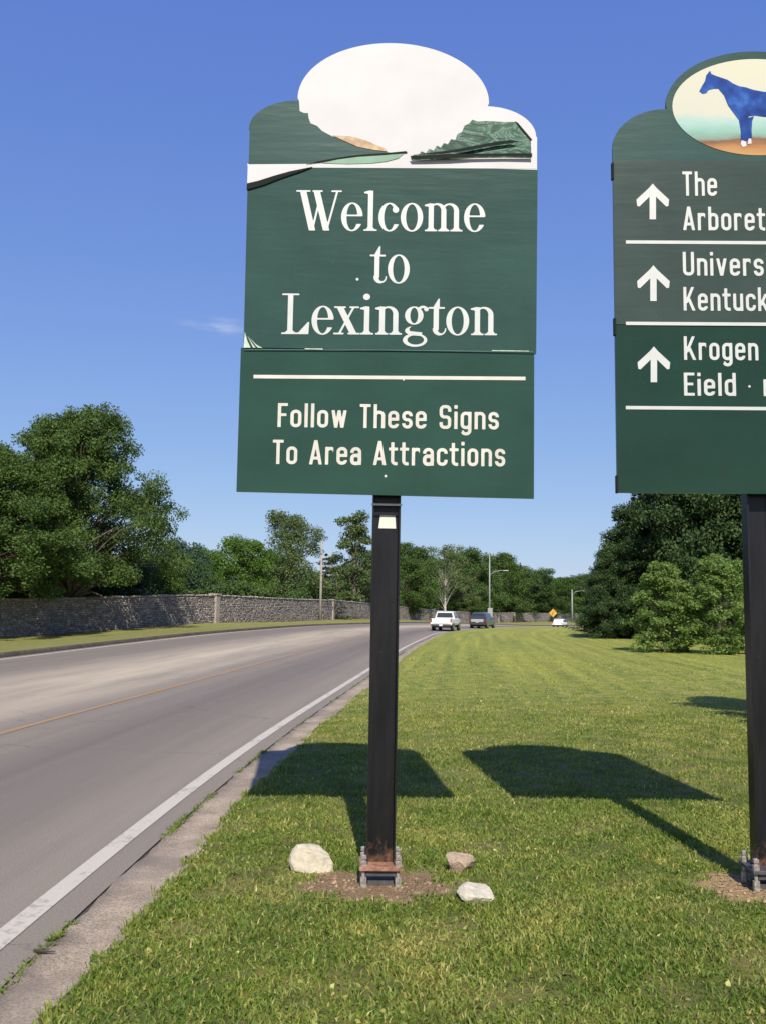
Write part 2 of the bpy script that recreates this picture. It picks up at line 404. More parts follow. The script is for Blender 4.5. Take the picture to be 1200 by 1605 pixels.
# right-hand lawn (soil and turf sheet), road, gutter, verge
lo = np.concatenate([[0.55, 0.60, 0.68, 0.8, 1.0, 1.5, 2.2], np.arange(3, 20, 1.0), [22, 26, 32, 40, 55, 80, 120, 200, 400, 900]])
ld = np.full(len(lo), 0.0); ld[0] = -0.02; ld[1] = 0.022; ld[2:] = 0.03
lawn = sheet('lawn', lo, ld, M_LAWN, ys=_near, wob=_edge)
vo_ = np.concatenate([[-1200, -600, -300, -150, -90], np.arange(-60, -11.2, 1.2), [-11.15, -11.08]])
sheet('far_verge', vo_, np.full(len(vo_), 0.12), M_VERGE)
sheet('road', np.concatenate([np.linspace(FAR, 0.0, 16), [0.12, 0.25]]), 0.0, M_ROAD)
sheet('edge_line', [-0.065, 0.065], 0.005, M_WHITE_LINE, ys=_near)
sheet('far_edge_line', [-10.62, -10.50], 0.005, M_WHITE_LINE)
sheet('yellow_line', [-3.45, -3.33], 0.005, M_YELLOW_LINE)
sheet('soil_strip', [0.20, 0.75], -0.012, M_SOIL, ys=_near)
_crk = lambda O, Y: np.where(np.abs(O - 0.26) < 0.02, 0.012 * np.sin(Y * 5.1) + 0.008 * np.sin(Y * 17), 0)
sheet('gutter', [0.262, 0.264, 0.42, 0.54, 0.60, 0.625, 0.627], [-0.04, 0.0, -0.004, 0.006, 0.022, 0.026, -0.02], M_GUTTER, ys=_near, wob=_crk)
sheet('far_kerb', [-11.10, -11.085, -10.93, -10.905, -10.90], [0.0, 0.135, 0.135, 0.11, -0.02], M_FARKERB)

# joints across the gutter: narrow dark sheets
def blades(n, ylo, yhi, h, w, dens_pow=1.0, tilt=0.55, xr=None):
    """random grass blades as bent triangles; returns verts, faces, tint"""
    y = ylo + (yhi - ylo) * rng.random(n) ** dens_pow
    half = 0.46 * y + 0.6
    x = (rng.random(n) * 2 - 1) * half
    off = x - LINE(y)
    edge = 0.60 + 0.02 * np.sin(y * 1.3) + 0.03 * np.abs(np.sin(y * 4.1 + 1)) * np.sin(y * 11) + 0.02 * rng.normal(size=n)
    keep = (off > edge) & (rng.random(n) < 1 - smoothstep(yhi - 0.45 * (yhi - ylo), yhi, y)) & (rng.random(n) < (smoothstep(ylo, ylo + 0.25 * (yhi - ylo), y) if ylo > 4 else 1.0))
    for (bx, by, rx, ry) in ((BASE1[0] - 0.03, BASE1[1] - 0.06, 0.44, 0.31), (BASE2[0] - 0.05, BASE2[1] - 0.02, 0.37, 0.33)):
        r = np.hypot((x - bx) / rx, (y - by) / ry) + 0.16 * np.sin(7 * np.arctan2(y - by, x - bx) + bx) + 0.08 * rng.normal(size=n)
        keep &= (r > 1.0) | (rng.random(n) < 0.03)
    pat = (np.sin(x * 2.3 + 1.7 * np.sin(y * 1.9)) + np.sin(y * 2.9 + 1.3 * np.sin(x * 3.7)) + np.sin(x * 6.1 + y * 4.3) * 0.7 + np.sin(x * 11.3 - y * 9.1 + 2 * np.sin(y * 5)) * 0.7) / 3.4
    thin = np.sin(x * 4.3 - 2.1 * np.sin(y * 3.1)) * np.sin(y * 5.3 + 1.9 * np.sin(x * 4.9 + 1))
    keep &= ~((thin > 0.35) & (rng.random(n) < 0.62))
    x, y, off, pat = x[keep], y[keep], off[keep], pat[keep]; n = len(x)
    clump = 0.5 + 0.5 * np.sin(x * 5.1 + 2 * np.sin(y * 3.3)) * np.sin(y * 4.7 + 1.7 * np.sin(x * 2.9))
    z = height(off, y) + 0.028
    hh = h * (0.45 + 0.8 * rng.random(n)) * (0.7 + 0.55 * clump)
    a = rng.random(n) * 2 * np.pi; ta = rng.random(n) * 2 * np.pi; tl = hh * tilt * (0.3 + rng.random(n))
    ww = w * (0.6 + 0.8 * rng.random(n)); dx, dy = np.cos(a) * ww / 2, np.sin(a) * ww / 2
    V = np.zeros((n, 5, 3))
    V[:, 0] = np.stack([x - dx, y - dy, z - 0.01], -1); V[:, 1] = np.stack([x + dx, y + dy, z - 0.01], -1)
    mx, my, mz = x + np.cos(ta) * tl * 0.35, y + np.sin(ta) * tl * 0.35, z + hh * 0.6
    V[:, 2] = np.stack([mx - dx * .8, my - dy * .8, mz], -1); V[:, 3] = np.stack([mx + dx * .8, my + dy * .8, mz], -1)
    V[:, 4] = np.stack([x + np.cos(ta) * tl, y + np.sin(ta) * tl, z + hh * 0.95], -1)
    b = (np.arange(n) * 5)[:, None]
    Fc = np.concatenate([b + np.array([[0, 1, 3]]), b + np.array([[0, 3, 2]]), b + np.array([[2, 3, 4]])], 0)
    tint = np.clip(rng.normal(0.43, 0.26, n) + 0.10 * (0.5 - clump) + 0.36 * pat + 0.22 * smoothstep(7, 18, y), 0, 0.95)
    tint[rng.random(n) < 0.08] = 0.9; tint[rng.random(n) < 0.008] = 1.0
    return V.reshape(-1, 3), Fc, np.repeat(tint, 5)
parts = [blades(230000, 3.0, 9.5, 0.031, 0.0070, 0.8, 1.1), blades(200000, 5.5, 19, 0.030, 0.011, 0.85, 1.1), blades(70000, 10, 42, 0.026, 0.021, 0.9, 1.3), blades(9000, 20, 60, 0.024, 0.045, 0.95, 1.5), blades(60000, 3.0, 9.0, 0.018, 0.020, 0.8, 1.6)]
Vs, Fs, Ts, base = [], [], [], 0
for v, f, t in parts:
    Vs.append(v); Fs.append(f + base); Ts.append(t); base += len(v)
me = fast_mesh('grass', np.concatenate(Vs), np.concatenate(Fs), 3); set_attr(me, 'tint', np.concatenate(Ts))
tag(link('grass', me, M_BLADE), 'mown green lawn grass with yellowish dry patches beside the road', 'grass', kind='stuff')

# weeds growing in the joint between road and gutter
def weeds():
    V, Fc, T = [], [], []
    k = 0
    ys = np.concatenate([rng.uniform(3.2, 11, 520), rng.uniform(11, 22, 200)])
    for y in ys:
        gate = math.sin(y * 1.9) + 0.6 * math.sin(y * 5.3 + 1)
        if gate < -0.1: continue
        off = 0.262 + rng.normal(0, 0.012); x = float(LINE(y)) + off; z = float(height(off, y)) - 0.01
        for j in range(7):
            a, L = rng.random() * 6.28, 0.012 + 0.03 * rng.random() * (1.4 if gate > 0.7 else 0.8); w = 0.006 + 0.004 * rng.random()
            c, s = math.cos(a), math.sin(a); hh = L * (0.4 + 0.6 * rng.random())
            V += [(x - s * w, y + c * w, z), (x + s * w, y - c * w, z), (x + c * L, y + s * L, z + hh)]
            Fc.append((k, k + 1, k + 2)); T += [0.3 * rng.random()] * 3; k += 3
    me = fast_mesh('weeds', np.array(V), np.array(Fc), 3); set_attr(me, 'tint', T)
    tag(link('weeds', me, M_BLADE), 'small dark weeds growing in the crack between asphalt and concrete gutter', 'weeds', kind='stuff')
weeds()
# dry twig lying on the gutter
bm = bmesh.new()
tx, ty = ground_at(62, 1497)
tz = 0.012
tube(bm, [(tx - .035, ty + .02, tz), (tx - .01, ty + .005, tz + .006), (tx + .03, ty - .002, tz + .004), (tx + .075, ty + .004, tz + .001)], [.006, .009, .006, .002], 6)
tube(bm, [(tx - .005, ty + .004, tz + .005), (tx + .012, ty + .035, tz + .004)], [.005, .002], 5)
tag(link('twig', bm_mesh('twig', bm), simple('dead_twig', (0.05, 0.035, 0.025), 0.9)), 'small dark dead twig lying on the concrete gutter', 'twig')
# ------------------------------------------------------------------ lettering: implicit shapes contoured to meshes
INF = 9.0
def U(*f):
    r = f[0]
    for g in f[1:]: r = np.minimum(r, g)
    return r
def I_(*f):
    r = f[0]
    for g in f[1:]: r = np.maximum(r, g)
    return r
class G:
    def __init__(s, x0, x1, y0, y1, cell):
        s.nx = int((x1 - x0) / cell) + 2; s.ny = int((y1 - y0) / cell) + 2; s.x0, s.y0, s.c = x0 - cell * .37, y0 - cell * .41, cell
        s.X, s.Y = np.meshgrid(s.x0 + np.arange(s.nx) * cell, s.y0 + np.arange(s.ny) * cell)
    def box(s, x0, y0, x1, y1):
        return np.maximum(np.abs(s.X - (x0 + x1) / 2) - abs(x1 - x0) / 2, np.abs(s.Y - (y0 + y1) / 2) - abs(y1 - y0) / 2)
    def seg(s, x0, y0, x1, y1, w):           # flat-ended stroke
        dx, dy = x1 - x0, y1 - y0; L = math.hypot(dx, dy); dx, dy = dx / L, dy / L
        px, py = s.X - (x0 + x1) / 2, s.Y - (y0 + y1) / 2
        return np.maximum(np.abs(px * dx + py * dy) - L / 2, np.abs(-px * dy + py * dx) - w / 2)
    def hseg(s, x0, y0, x1, y1, w):          # diagonal with horizontal ends; w measured horizontally
        t = (s.Y - y0) / (y1 - y0); xc = x0 + (x1 - x0) * t; k = abs(y1 - y0) / math.hypot(x1 - x0, y1 - y0)
        return np.maximum((np.abs(s.X - xc) - w / 2) * k, np.maximum(min(y0, y1) - s.Y, s.Y - max(y0, y1)))
    def ring(s, cx, cy, hx, hy, r, w):       # rounded-rectangle outline, centre line hx, hy
        qx, qy = np.abs(s.X - cx) - (hx - r), np.abs(s.Y - cy) - (hy - r)
        d = np.hypot(np.maximum(qx, 0), np.maximum(qy, 0)) + np.minimum(np.maximum(qx, qy), 0) - r
        return np.abs(d) - w / 2
    def ell(s, cx, cy, rx, ry):
        k = np.hypot((s.X - cx) / rx, (s.Y - cy) / ry)
        g = np.hypot((s.X - cx) / rx**2, (s.Y - cy) / ry**2) + 1e-6
        return np.where(k < 1e-3, -min(rx, ry), k * (k - 1) / g)
    def poly(s, pts):                        # convex polygon, counter-clockwise
        r = np.full_like(s.X, -INF)
        for i in range(len(pts)):
            (ax, ay), (bx, by) = pts[i], pts[(i + 1) % len(pts)]
            L = math.hypot(bx - ax, by - ay)
            r = np.maximum(r, ((s.X - ax) * (by - ay) - (s.Y - ay) * (bx - ax)) / L)
        return r
W_ = 0.132; H_ = W_ / 2; XH = 0.73
def sans(ch):
    g = G(-0.12, 0.95, -0.32, 1.08, 0.026); X, Y = g.X, g.Y
    a = 0.155; cx = a + H_                      # half width of bowls
    o = lambda c=cx, hw=a: g.ring(c, XH / 2, hw, XH / 2 - H_, min(hw, 0.14), W_)
    full = 2 * (a + H_)
    arch = lambda c=cx, hw=a: I_(g.ring(c, 0.0, hw, XH - H_, min(hw, .14), W_), -Y)
    stem = lambda x, y0=0, y1=XH: g.box(x - H_, y0, x + H_, y1)
    if ch == 'o': return g, o(), full
    if ch == 'e': return g, U(I_(o(), -g.box(cx, 0.19, 1, 0.33)), g.box(cx - a, 0.32, cx + a + H_, 0.32 + .125)), full
    if ch == 'c': return g, I_(o(), -g.box(cx, 0.25, 1, 0.50)), full - 0.02
    if ch == 'a': return g, U(g.ring(cx, 0.225, a, 0.225 - H_ + .005, .12, .145), stem(2 * a + H_, 0, .5), I_(g.ring(cx, .45, a, XH - H_ - .45, .14, W_), .50 - Y), I_(stem(H_, .49, .58))), full
    if ch == 'n': return g, U(stem(H_), arch()), full
    if ch == 'h': return g, U(stem(H_, 0, 1), arch()), full
    if ch == 'm': return g, U(stem(H_), arch(H_ + .13, .13), arch(H_ + .39, .13)), .52 + W_
    if ch == 'u': return g, U(stem(2 * a + H_), I_(g.ring(cx, XH, a, XH - H_, .14, W_), Y - XH)), full
    if ch == 'r': return g, U(stem(H_), I_(arch(), .50 - Y, X - .33)), .34
    if ch == 'i': return g, U(stem(H_), g.box(0, .85, W_, 1.0)), W_
    if ch == 'l': return g, stem(H_, 0, 1), W_
    if ch == 't': return g, U(I_(g.ring(.06 + H_ + .16, .6, .16, .6 - H_, .13, W_), X - .33, Y - .5, -g.box(.23, .25, 1, 1)), g.box(.06, .4, .06 + W_, .95), g.box(-.03, XH - .12, .34, XH)), .33
    if ch == 'f': return g, U(I_(g.ring(.06 + H_ + .15, .4, .15, .6 - H_, .12, W_), X - .34, .5 - Y, -g.box(.24, .0, 1, .8)), g.box(.06, 0, .06 + W_, .6), g.box(-.03, XH - .12, .34, XH)), .33
    if ch in 'sS':
        h = XH if ch == 's' else 1.0; hw = .145 if ch == 's' else .17; c = hw + H_; q = (h - W_) / 4
        r = min(hw, q, .13)
        up = I_(g.ring(c, h - H_ - q, hw, q, r, W_), -g.box(c, 0, 1, h - H_ - q - .0 + (-.02)), -g.box(c, h - H_ - q - .3, 1, h - H_ - q))
        dn = I_(g.ring(c, H_ + q, hw, q, r, W_), -g.box(-1, H_ + q, c, H_ + q + .3))
        return g, U(up, dn), 2 * c
    if ch == 'g': return g, U(o(), stem(2 * a + H_, -.1, XH), I_(g.ring(cx, .2, a, .2 + .26 - H_, .14, W_), Y + .05, -g.box(-1, -.14, .06, .5)), ), full
    if ch == 'w': return g, I_(U(g.hseg(.07, XH, .19, 0, W_), g.hseg(.19, 0, .31, XH, W_ * .9), g.hseg(.31, XH, .43, 0, W_ * .9), g.hseg(.43, 0, .55, XH, W_)), Y - XH, -Y), .62
    if ch == 'v': return g, U(g.hseg(.07, XH, .23, 0, W_), g.hseg(.23, 0, .39, XH, W_)), .46
    if ch == 'y': return g, U(g.hseg(.07, XH, .23, 0, W_), g.hseg(.14, -.26, .39, XH, W_)), .46
    if ch == 'k': return g, U(stem(H_, 0, 1), g.hseg(.12, .24, .36, XH, W_), g.hseg(.20, .40, .40, 0, W_)), .46
    if ch == 'b': return g, U(o(), stem(H_, 0, 1)), full
    if ch == 'd': return g, U(o(), stem(2 * a + H_, 0, 1)), full
    if ch == 'T': return g, U(g.box(.0, 1 - W_ * .9, .44, 1), g.box(.22 - H_, 0, .22 + H_, 1)), .44
    if ch == 'F': return g, U(g.box(0, 0, W_, 1), g.box(0, 1 - W_ * .9, .40, 1), g.box(0, .46, .35, .46 + W_ * .85)), .39
    if ch == 'E': return g, U(g.box(0, 0, W_, 1), g.box(0, 1 - W_ * .9, .42, 1), g.box(0, .45, .37, .45 + W_ * .85), g.box(0, 0, .42, W_ * .9)), .41
    if ch == 'A': return g, U(g.hseg(.07, 0, .265, 1, W_), g.hseg(.265, 1, .46, 0, W_), g.box(.12, .2, .41, .2 + .12)), .53
    if ch == 'U': return g, I_(g.ring(.175 + H_, 1, .175, 1 - H_, .15, W_), Y - 1), .35 + W_
    if ch == 'K': return g, U(g.box(0, 0, W_, 1), g.hseg(.12, .32, .42, 1, W_), g.hseg(.23, .52, .46, 0, W_ * 1.05)), .52
    if ch == '.': return g, g.ell(.05, .42, .05, .05), .12
    raise KeyError(ch)
XS = 0.69; TK = 0.116; HL = 0.04
def serif(ch):
    g = G(-0.12, 1.45, -0.42, 1.1, 0.0155); X, Y = g.X, g.Y
    def ball(cx, rx, ix, cy=XS / 2, ry=XS / 2 + .012, iy=XS / 2 - .022): return I_(g.ell(cx, cy, rx, ry), -g.ell(cx, cy, ix, iy))
    def foot(x, w=.135): return g.box(x - w, 0, x + w, HL)
    def brk(x, w, y=HL, s=1): return g.poly([(x - w, y), (x + w, y), (x + TK / 2, y + .05 * s), (x - TK / 2, y + .05 * s)]) if s > 0 else g.poly([(x - TK / 2, y + .05 * s), (x + TK / 2, y + .05 * s), (x + w, y), (x - w, y)])
    def stem(x, y0, y1): return g.box(x - TK / 2, y0, x + TK / 2, y1)
    def flag(x, top): return g.poly([(x - .15, top - .065), (x, top - .09), (x + .0, top + .012), (x - .15, top - .03)])
    def arch(xa, xb):   # from stem at xa to thick stem at xb
        c = (xa + xb) / 2; ro = (xb - xa) / 2 + TK / 2
        a = I_(g.ell(c, XS - .19, ro, .20), -g.ell(c - TK / 4 + .005, XS - .19, ro - TK * .78, .155), XS - .19 - Y)
        return I_(U(a, stem(xb, 0, XS - .19)), xa - X)
    if ch == 'o': return g, ball(.255, .255, .135), .51
    if ch == 'e': return g, U(I_(ball(.245, .245, .124), -g.box(.25, .17, 1, .375)), g.box(.12, .36, .478, .40)), .48
    if ch == 'c': return g, U(I_(ball(.245, .245, .124), -g.box(.31, .17, 1, .53)), g.ell(.385, .53, .072, .078)), .465
    if ch == 'l': return g, U(stem(.15, 0, 1.0), foot(.15, .15), brk(.15, .10), flag(.15, 1.0)), .30
    if ch == 'i': return g, U(stem(.15, 0, XS), foot(.15, .15), brk(.15, .10), flag(.15, XS), g.ell(.14, .93, .078, .078)), .30
    if ch == 'n': return g, U(stem(.15, 0, XS), flag(.15, XS), foot(.15, .14), brk(.15, .10), arch(.15, .45), foot(.45, .14), brk(.45, .10)), .59
    if ch == 'm': return g, U(stem(.15, 0, XS), flag(.15, XS), foot(.15, .14), brk(.15, .10), arch(.15, .44), foot(.44, .13), brk(.44, .10), arch(.44, .73), foot(.73, .14), brk(.73, .10)), .87
    if ch == 't': return g, U(stem(.17, .12, XS), g.poly([(.095, XS - .02), (.245, XS - .02), (.245, .90), (.22, .90)]), g.box(.0, XS - .045, .36, XS), I_(g.ell(.245, .14, .15, .152), -g.ell(.285, .17, .085, .13), Y - .17), ), .36
    if ch == 'x': return g, U(g.hseg(.10, XS, .42, 0, .15), g.hseg(.09, 0, .42, XS, .05), g.box(-.03, 0, .2, HL), g.box(.29, 0, .55, HL), g.box(-.02, XS - HL, .24, XS), g.box(.32, XS - HL, .53, XS)), .52
    if ch == 'g':
        up = I_(g.ell(.235, .475, .205, .225), -g.ell(.235, .475, .088, .192))
        low = I_(g.ell(.26, -.13, .27, .165), -g.ell(.275, -.125, .185, .115))
        lnk = I_(g.ell(.25, .10, .215, .115), -g.ell(.28, .135, .15, .085), X - .27)
        lnk2 = g.poly([(.16, -.01), (.40, -.03), (.42, .06), (.14, .09)])
        ear = U(I_(g.ell(.43, .60, .12, .12), -g.ell(.43, .56, .085, .10), .60 - Y), g.ell(.505, .635, .052, .055))
        return g, U(up, low, lnk, lnk2, ear), .52
    if ch == 'W':
        w = .145; t = .045
        return g, I_(U(g.hseg(.11, 1, .34, 0, w), g.hseg(.34, 0, .50, .80, t), g.hseg(.42, 1, .66, 0, w), g.hseg(.665, 0, .90, 1, t),
                   g.box(-.04, 1 - HL, .28, 1), g.box(.33, 1 - HL, .56, 1), g.box(.76, 1 - HL, 1.0, 1)), Y - 1), .96
    if ch == 'L':
        return g, U(stem(.19, 0, 1), g.box(.0, 1 - HL, .38, 1), g.box(.0, 0, .60, HL), brk(.19, .12), g.poly([(.36, .02), (.60, .0), (.615, .30), (.585, .30)]) , I_(g.box(.42, .0, .6, .16), -g.ell(.40, .26, .19, .24))), .63
    raise KeyError(ch)

_TAB = {1: [(7, 0)], 2: [(0, 1)]}
def contour(g, f):
    """marching squares: filled polygons (front) and boundary edges"""
    polys, edges = [], []
    c = g.c
    ins = f < 0
    cnt = ins[:-1, :-1].astype(int) + ins[1:, :-1] + ins[:-1, 1:] + ins[1:, 1:]
    for j in range(g.ny - 1):
        y = g.y0 + j * c; i = 0
        row = cnt[j]
        if row.max() == 0: continue
        while i < g.nx - 1:
            k = row[i]
            if k == 0: i += 1; continue
            if k == 4:
                i0 = i
                while i < g.nx - 1 and row[i] == 4: i += 1
                xa, xb = g.x0 + i0 * c, g.x0 + i * c
                polys.append([(xa, y), (xb, y), (xb, y + c), (xa, y + c)]); continue
            x = g.x0 + i * c
            P = [(x, y), (x + c, y), (x + c, y + c), (x, y + c)]; v = [f[j, i], f[j, i + 1], f[j + 1, i + 1], f[j + 1, i]]
            out, cr = [], []
            for a in range(4):
                b = (a + 1) % 4
                if v[a] < 0: out.append(P[a])
                if (v[a] < 0) != (v[b] < 0):
                    t = v[a] / (v[a] - v[b]); q = (P[a][0] + (P[b][0] - P[a][0]) * t, P[a][1] + (P[b][1] - P[a][1]) * t)
                    out.append(q); cr.append((q, v[a] < 0))
            if len(out) >= 3: polys.append(out)
            for a in range(0, len(cr)):
                q, leaving = cr[a]
                if leaving: edges.append((q, cr[(a + 1) % len(cr)][0]))
            i += 1
    return polys, edges
_GC = {}
def glyph(font, ch):
    k = (font.__name__, ch)
    if k not in _GC:
        g, f, adv = font(ch); _GC[k] = (contour(g, f), adv)
    return _GC[k]
def text_mesh(name, s, font, x0, x1, cap, gap, space, u0, v0, yf, th, slope=0.0):
    """text on plane y = yf (facing -y): left end u0.. right end, cap height, baseline v0"""
    adv = []
    pen = 0
    for ch in s:
        if ch == ' ': pen += space; continue
        adv.append((ch, pen)); pen += glyph(font, ch)[1] + gap
    total = pen - gap
    sx = (x1 - x0) / total
    V, Fc = [], []
    for ch, p in adv:
        (polys, edges), _ = glyph(font, ch)
        def T(q, y): 
            u = x0 + (p + q[0]) * sx; return (u, y, v0 + q[1] * cap + slope * (u - x0))
        for po in polys:
            b = len(V); V += [T(q, yf - th) for q in po]; Fc.append(tuple(range(b, b + len(po))))
        for a, q in edges:
            b = len(V); V += [T(a, yf - th), T(q, yf - th), T(q, yf), T(a, yf)]; Fc.append((b, b + 3, b + 2, b + 1))
    return py_mesh(name, V, Fc), sx
# ------------------------------------------------------------------ signs
def sheeting_mat(name, col, rough=0.32, ripple=0.06, fade=0.0):
    m, nt, b = new_mat(name)
    v = texco(nt)
    n = noise(nt, mapping(nt, v, (1.2, 1, 2.5)), 1.3, 5, 0.6)
    c = ramp(nt, n, [(0.3, [x * 0.86 for x in col]), (0.7, [x * 1.16 for x in col])])
    sp = noise(nt, v, 38, 4, 0.7)
    c = mixc(nt, maprange(nt, sp, 0.66, 0.8, 0, 0.5), c, [min(1, x * 2.4 + 0.03) for x in col])
    dirt = noise(nt, mapping(nt, v, (7, 1, 0.5)), 2.0, 4, 0.6)
    c = mixc(nt, maprange(nt, dirt, 0.55, 0.8, 0, 0.35), c, [x * 0.6 + 0.012 for x in col])
    nt.links.new(c, b.inputs['Base Color']); b.inputs['Roughness'].default_value = rough
    b.inputs['Specular IOR Level'].default_value = 0.32
    h = mth(nt, 'ADD', noise(nt, mapping(nt, v, (0.8, 1, 5.0)), 3.0, 3, 0.5), mth(nt, 'MULTIPLY', noise(nt, mapping(nt, v, (0.5, 1, 30)), 2.0, 2), 0.06))
    bump(nt, b, h, ripple, 0.03)
    return m
M_GREEN_TOP = sheeting_mat('green_film_sky_sheen', (0.034, 0.068, 0.058), 0.2)  # lighter greyish green: the sky's reflection is put into the colour
M_GREEN_MID = sheeting_mat('green_sheeting', (0.026, 0.060, 0.047), 0.18)
M_GREEN_LOW = sheeting_mat('green_sheeting_lower', (0.019, 0.052, 0.036), 0.2)
M_GREEN_DUSTY = sheeting_mat('green_sheeting_dusty', (0.036, 0.054, 0.045), 0.22)
M_GREEN_DARK = sheeting_mat('green_sheeting_deep', (0.011, 0.034, 0.021), 0.2)
M_WHITE = simple('white_sheeting', (0.54, 0.53, 0.525), 0.8, var=0.05, scale=3, spec=0.1)
M_LETTER = simple('white_lettering', (0.46, 0.47, 0.455), 0.45, var=0.05, scale=9)
M_LETTER_CREAM = simple('cream_lettering', (0.50, 0.48, 0.42), 0.5, var=0.12, scale=7)
M_ALU = simple('panel_back_aluminium', (0.42, 0.42, 0.42), 0.45, metal=0.7)
M_BLACK_EDGE = simple('film_underside', (0.010, 0.014, 0.012), 0.7, spec=0.1)
M_MINT = simple('mint_film', (0.15, 0.27, 0.18), 0.6, var=0.2, scale=6)
M_TAN = simple('tan_film', (0.42, 0.29, 0.17), 0.7, var=0.35, scale=22)
M_GALV = simple('galvanised_steel', (0.36, 0.33, 0.29), 0.5, metal=0.35, var=0.5, scale=45)
M_TAG = simple('white_tag', (0.60, 0.58, 0.50), 0.6, var=0.06, scale=40)

def scene_film_mat():
    m, nt, b = new_mat('crumpled_foliage_film')
    v = texco(nt)
    w = N(nt, 'ShaderNodeTexNoise'); w.inputs['Scale'].default_value = 5; w.inputs['Detail'].default_value = 6; w.inputs['Distortion'].default_value = 2.5
    nt.links.new(mapping(nt, v, (1.0, 1, 2.4), (0, 0.35, 0)), w.inputs['Vector'])
    c = ramp(nt, w.outputs[0], [(0.30, (0.006, 0.022, 0.014)), (0.44, (0.012, 0.06, 0.036)), (0.52, (0.03, 0.10, 0.06)), (0.56, (0.14, 0.21, 0.17)), (0.60, (0.022, 0.07, 0.045)), (0.68, (0.06, 0.12, 0.09)), (0.76, (0.32, 0.37, 0.34))])
    nt.links.new(c, b.inputs['Base Color']); b.inputs['Roughness'].default_value = 0.3; b.inputs['Specular IOR Level'].default_value = 0.15
    bump(nt, b, w.outputs[0], 0.12, 0.01)
    return m
M_SCENE = scene_film_mat()

def post_mat():
    m, nt, b = new_mat('black_painted_steel')
    v = texco(nt)
    sep = N(nt, 'ShaderNodeSeparateXYZ'); nt.links.new(v, sep.inputs[0])
    base = ramp(nt, noise(nt, mapping(nt, v, (6, 6, 0.7)), 2.0, 5, 0.65), [(0.3, (0.006, 0.006, 0.008)), (0.7, (0.017, 0.016, 0.018))])
    rustn = noise(nt, v, 13, 6, 0.7)
    low = maprange(nt, sep.outputs[2], 0.12, 0.42, 0.26, 0.0, True)
    r = maprange(nt, mth(nt, 'ADD', rustn, low), 0.66, 0.86, 0, 0.85)
    rust = ramp(nt, noise(nt, v, 30, 5, 0.7), [(0.3, (0.07, 0.035, 0.025)), (0.6, (0.16, 0.085, 0.055)), (0.8, (0.24, 0.16, 0.12))])
    c = mixc(nt, r, base, rust)
    nt.links.new(c, b.inputs['Base Color']); b.inputs['Roughness'].default_value = 0.27; b.inputs['Specular IOR Level'].default_value = 0.3
    bump(nt, b, rustn, 0.25, 0.004)
    return m
M_POST = post_mat()
def rust_mat():
    m, nt, b = new_mat('rusty_steel')
    v = texco(nt)
    c = ramp(nt, noise(nt, v, 24, 6, 0.75), [(0.3, (0.10, 0.045, 0.028)), (0.5, (0.26, 0.12, 0.07)), (0.7, (0.42, 0.24, 0.16))])
    nt.links.new(c, b.inputs['Base Color']); b.inputs['Roughness'].default_value = 0.85
    bump(nt, b, noise(nt, v, 60, 4), 0.6, 0.003)
    return m
M_RUST = rust_mat()
M_PLATE_DARK = simple('dark_base_steel', (0.06, 0.055, 0.06), 0.5, var=0.3, scale=20)

class SignFrame:
    """the sign's own flat coordinates: u across, v up, both in metres from the foot of its post"""
    def __init__(s, loc, rot, yf):
        s.M = Matrix.Translation(Vector(loc)) @ Euler(rot).to_matrix().to_4x4(); s.Mi = s.M.inverted(); s.yf = yf
    def __call__(s, x, y):
        o = s.Mi @ Vector((0, 0, EYE)); d = s.Mi.to_3x3() @ px_ray(x, y)
        t = (s.yf - o.y) / d.y; p = o + d * t
        return (p.x, p.z)

def plate(name, pts, y_front, th, mat, parent, bevel=0.0, back=None):
    """flat plate cut to an outline in the (u, v) plane, front face at y_front"""
    pts = [Vector((p[0], 0, p[1])) for p in pts]
    area = sum(pts[i].x * pts[(i + 1) % len(pts)].z - pts[(i + 1) % len(pts)].x * pts[i].z for i in range(len(pts)))
    if area < 0: pts = pts[::-1]
    tris = tessellate_polygon([pts])
    n = len(pts)
    V = [(p.x, y_front, p.z) for p in pts] + [(p.x, y_front + th, p.z) for p in pts]
    Fc = []
    for t in tris:
        a, b_, c = t
        nrm = (pts[b_] - pts[a]).cross(pts[c] - pts[a])
        t = (a, b_, c) if nrm.y < 0 else (a, c, b_)
        Fc.append(t); Fc.append((t[0] + n, t[2] + n, t[1] + n))
    for i in range(n):
        j = (i + 1) % n; Fc.append((i, i + n, j + n, j))
    me = py_mesh(name, V, Fc)
    me.materials.append(mat)
    if back is not None:
        me.materials.append(back)
        for i in range(len(tris)): me.polygons[2 * i + 1].material_index = 1
    return link(name, me, None, parent)

def ibeam_mesh(name, w, d, h, z0, tf=0.010, tw=0.007):
    """wide-flange post whose web faces the road: flanges left and right"""
    pr = [(-w / 2, -d / 2), (-w / 2 + tf, -d / 2), (-w / 2 + tf, -tw / 2), (w / 2 - tf, -tw / 2), (w / 2 - tf, -d / 2), (w / 2, -d / 2),
          (w / 2, d / 2), (w / 2 - tf, d / 2), (w / 2 - tf, tw / 2), (-w / 2 + tf, tw / 2), (-w / 2 + tf, d / 2), (-w / 2, d / 2)]
    bm = bmesh.new()
    lo_ = [bm.verts.new((x, y, z0)) for x, y in pr]; hi = [bm.verts.new((x, y, z0 + h)) for x, y in pr]
    for i in range(12):
        j = (i + 1) % 12; bm.faces.new((lo_[i], lo_[j], hi[j], hi[i]))
    bm.faces.new(lo_[::-1]); bm.faces.new(hi)
    bmesh.ops.recalc_face_normals(bm, faces=bm.faces)
    return bm_mesh(name, bm)

